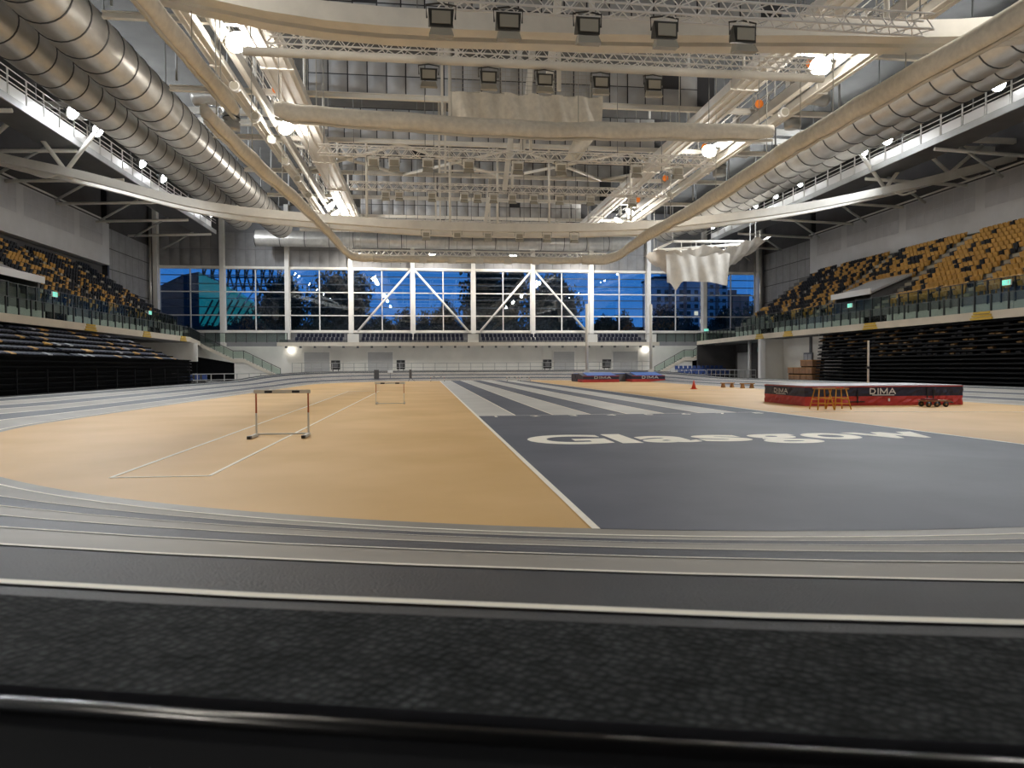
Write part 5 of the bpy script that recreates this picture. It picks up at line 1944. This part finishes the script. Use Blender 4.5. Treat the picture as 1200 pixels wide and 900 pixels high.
CHS = MB().box2(-0.24, 0.24, -0.24, 0.24, 0.43, 0.50).mesh('seat', 'chair_blue')
CHB = MB().quadbox([(-0.24, 0.20, 0.52), (0.24, 0.20, 0.52), (0.24, 0.25, 0.52), (-0.24, 0.25, 0.52), (-0.22, 0.28, 0.98), (0.22, 0.28, 0.98), (0.22, 0.32, 0.98), (-0.22, 0.32, 0.98)]).mesh('backrest', 'chair_blue')
CHL = MB().tube([(0, 0, 0), (0, 0, 0.43)], 0.02, 6).mesh('leg', 'dark_steel')
for r in range(3):
    for i in range(11):
        blue_chair((33.2 + i * 0.62, 87.6 + r * 1.1, -0.02 + 0.35 * r), 0, 'blue upholstered chair in the rows behind the corner barrier', 'blue chairs behind the corner barrier')
pl = tag(thing('chair_riser', 'stepped black riser under the blue chairs', None, (32.8, 88.0, -0.02)), kind='structure')
MB().box2(0, 7.2, 0.1, 1.2, 0, 0.34).box2(0, 7.2, 1.2, 2.5, 0, 0.69).build('step', 'stand_black', pl)
for i in range(4):
    blue_chair((-24.4 + i * 0.7, 74.5, -0.02), pi, 'blue chair behind the barrier beyond the navy stand', 'blue chairs beyond the navy stand')
o = thing('orange_board', 'upright orange-brown board leaning at the end of the navy stand', 'board', (-24.6, 67.2, -0.02))
MB().box2(-0.5, 0.5, -0.06, 0.06, 0.0, 2.3).build('panel', 'wood', o)
MB().box2(-0.5, 0.5, 0.06, 0.6, 0.0, 0.06).build('foot', 'wood', o)
for k in range(4):
    o = thing('equipment_case', 'dark equipment case stored beyond the navy stand', 'case', (-23.2 - k * 1.0, 76.4, -0.02), 0, 'dark cases beyond the navy stand')
    MB().box2(-0.42, 0.42, -0.3, 0.3, 0.0, 0.85 + 0.2 * (k % 2)).build('body', 'fixture', o)
    MB().box2(-0.44, 0.44, -0.32, 0.32, 0.85 + 0.2 * (k % 2), 0.92 + 0.2 * (k % 2)).build('lid', 'dark_steel', o)

bl = [(-21.8 + i * 0.85, 66.4 + i * 1.25, -0.02) for i in range(8)]
railing('crowd_barrier', bl, 1.1, 'grey tubular barrier angling away from the end of the navy stand', r=0.04)
br = [(36.2 + 0.0 * i, 73.5 + i * 1.35, -0.02) for i in range(11)]
railing('crowd_barrier', br, 1.15, 'grey tubular barrier in front of the dark recess and red curtain', r=0.04)
bc = [(31.0 + i * 0.95, 86.4, -0.02) for i in range(6)]
railing('crowd_barrier', bc, 1.1, 'grey tubular barrier in front of the blue chairs', r=0.04)
o = thing('fire_point', 'small red stand at the head of the corner stair before the window', 'stand', (44.2, 94.6, 4.94))
MB().tube([(0, 0, 0), (0, 0, 1.35)], [0.10, 0.20], 10).build('body', 'traffic_red', o, True)
MB().sphere((0, 0, 1.45), 0.16, 10, 6).build('cap', 'traffic_red', o, True)

# ================================================================== OUTSIDE THE WINDOWS
og = struct(MB().box2(-260, 320, 101.5, 420, -0.8, -0.5).build('ground', 'outside_ground'))


def tree_meshes(seed, n_leaf=5200):
    rg = random.Random(seed)
    blobs = []
    for i in range(13):
        a = rg.random() * 2 * pi
        rr = rg.random() ** 0.6 * 0.34
        z = 0.38 + rg.random() * 0.48
        s = (0.20 + 0.10 * rg.random()) * (1.15 - 0.75 * abs(z - 0.55))
        blobs.append((rr * cos(a), rr * sin(a), z, s))
    b = MB()
    for i in range(n_leaf):
        bx_, by_, bz_, s = blobs[rg.randrange(len(blobs))]
        d = Vector((rg.gauss(0, 1), rg.gauss(0, 1), rg.gauss(0, 1))).normalized() * s * (0.55 + 0.5 * rg.random())
        c = Vector((bx_, by_, bz_)) + d
        u = Vector((rg.gauss(0, 1), rg.gauss(0, 1), rg.gauss(0, 1))).normalized()
        v = u.orthogonal().normalized()
        q = 0.014 + 0.018 * rg.random()
        k = len(b.v)
        b.v += [tuple(c - u * q), tuple(c + v * q * 0.7), tuple(c + u * q), tuple(c - v * q * 0.7)]
        b.f.append((k, k + 1, k + 2, k + 3))
    for bx_, by_, bz_, s in blobs:
        b.sphere((bx_, by_, bz_), s * 0.5, 7, 5)
    crown = b.mesh('crown', 'leaf')
    t = MB().tube([(0, 0, 0), (0.01, 0, 0.2), (0, 0.01, 0.5)], [0.035, 0.026, 0.012], 7)
    for i in range(6):
        a = i * 1.05
        t.tube([(0, 0, 0.25 + 0.03 * i), (0.12 * cos(a), 0.12 * sin(a), 0.42 + 0.03 * i), (0.24 * cos(a), 0.24 * sin(a), 0.55 + 0.03 * i)], [0.014, 0.009, 0.004], 5)
    return crown, t.mesh('trunk', 'bark')


TM = [tree_meshes(s) for s in (3, 5, 8)]


def tree(x, y, h, w, k, label, group=None):
    o = thing('leafy_tree', label, 'tree', (x, y, -0.5), k * 1.3, group)
    link('crown', TM[k % 3][0], o, None, None, (w, w, h))
    link('trunk', TM[k % 3][1], o, None, None, (w, w, h))


tree(-23.6, 123.5, 17.5, 9.0, 0, 'tall dark tree outside beside the teal lit building')
tree(-13.6, 121.5, 18.5, 12.0, 1, 'tall broad dark tree outside, two bays from the teal lit building')
tree(22.8, 122, 18.0, 11.0, 0, 'tall slim dark tree outside beside the tallest tree')
tree(12.4, 121, 21.5, 12.0, 2, 'tallest dark tree outside, behind the central braced windows')
tree(63.0, 122, 14.0, 10.0, 1, 'dark tree outside in front of the apartment towers')
LH = [11.0, 12.5, 15.0, 11.0, 12.0, 11.5, 13.0, 11.0, 12.5, 13.5, 12.0, 13.0, 11.5]
lowx = [(-38, 152, 11.5, 9.0)] + [(-9.5 + i * 6.9, 146 if i % 2 else 156, LH[i], 8.6) for i in range(13)]
lowx = [(x, y + 4, h + 1.5, w) for x, y, h, w in lowx]
for i, (x, y, h, w) in enumerate(lowx):
    tree(x, y, h, w, i, 'low dark tree in the row outside the windows', 'low trees outside the windows')
hedge = [(-70 + i * 9.0, 112 + (i % 2) * 1.0) for i in range(18)]
for i, (x, y) in enumerate(hedge):
    tree(x, y, 8.6 + (i % 4) * 0.4, 8.0, i + 1, 'dark bush in the hedge line outside the windows', 'hedge bushes outside the windows')

# teal lit stadium building
tb = thing('lit_building', 'dark building with a teal lit slanted glass front and steel lattice roof', 'building', (-60, 170, -0.5))
MB().prism([(-2.5, 0, 0), (8, 0, 0), (8, 0, 24.5), (4.5, 0, 23.8), (-2.5, 0, 20.2)], (0, 25, 0)).build('block', 'outside_dark', tb)
MB().prism([(8.0, 0, 8.0), (8.0, 0, 24.3), (14.5, 0, 21.0), (22.5, 0, 15.5), (20.0, 0, 8.5)], (0, 10, 0)).build('glass_front', 'outside_teal', tb)
MB().box2(8.0, 26, -0.2, 12, 0, 8.2).build('podium', 'outside_dark', tb)
for i in range(11):
    x = 8.6 + i * 1.45
    MB().bar((x - 2.0, -0.6, 9.0 + 0.1 * i), (x + 2.6, -0.6, 18.0 - 0.35 * max(0, i - 4)), 0.3, 0.34).build('fin', 'outside_dark', tb)
for i in range(5):
    MB().bar((14.6 + i * 1.9, -0.9, 19.0 - i * 0.9), (16.4 + i * 1.9, -0.9, 21.6 - i * 0.9), 0.25, 0.25).build('mast', 'seat_pale', tb)
b = MB()
for i in range(10):
    x = 8 + i * 1.9
    b.bar((x, 1, 20.5), (x + 1.9, 1, 27.5), 0.3, 0.3).bar((x + 1.9, 1, 20.5), (x, 1, 27.5), 0.3, 0.3).bar((x, 3, 20), (x, 3, 28), 0.25, 0.25)
for z in (21.5, 23.5, 25.5, 27.5):
    b.bar((7, 1.5, z), (28, 1.5, z), 0.28, 0.28)
b.bar((26, 1.2, 28), (30, 1.2, 19), 0.4, 0.4).bar((30, 1.2, 19), (27, 1.2, 10), 0.3, 0.3)
tag(b.build('roof_lattice', 'outside_dark', tb), kind='stuff')

em = struct(MB().prism([(-150, 126, -0.5), (-150, 131, 9.2), (-150, 140, 9.6), (-150, 146, -0.5)], (330, 0, 0)).build('embankment', 'outside_ground'))

# apartment towers
def tower(x0, x1, y, h, m, label, seed):
    rg = random.Random(seed)
    t = thing('apartment_tower', label, 'building', ((x0 + x1) / 2, y, -0.5))
    w = (x1 - x0) / 2
    MB().box2(-w, w, 0, 16, 0, h).build('wall', m, t)
    MB().box2(-w - 0.4, w + 0.4, -0.4, 16.4, h, h + 0.8).build('roof', 'outside_dark', t)
    MB().box2(-w * 0.4, w * 0.3, 4, 10, h + 0.8, h + 3.0).build('plant_room', m, t)
    wm = MB().box2(-0.75, 0.75, -0.12, 0.05, 0, 1.5).mesh('window', 'tower_glass')
    wl2 = MB().box2(-0.75, 0.75, -0.12, 0.05, 0, 1.5).mesh('window', 'tower_lit')
    nc = int(2 * w / 2.7)
    nf = int((h - 9) / 2.75)
    for f in range(nf):
        for c in range(nc):
            lit = rg.random() < 0.10
            link('window', wl2 if lit else wm, t, (-w + 1.5 + c * (2 * w - 3) / max(1, nc - 1), 0, 8.2 + f * 2.75))
    for c in (0.33, 0.66):
        MB().box2(-w + 2 * w * c - 0.5, -w + 2 * w * c + 0.5, -0.7, 0.0, 2, h).build('pilaster', 'tower_brick', t)


tower(88, 106, 262, 36, 'tower_wall', 'pale apartment tower with few lit windows behind the gathered net', 1)
tower(106.5, 120, 268, 38, 'tower_wall', 'taller apartment tower beside the window wall corner', 2)
tower(121, 131, 272, 30.5, 'tower_brick', 'shorter reddish apartment tower at the window wall corner', 3)
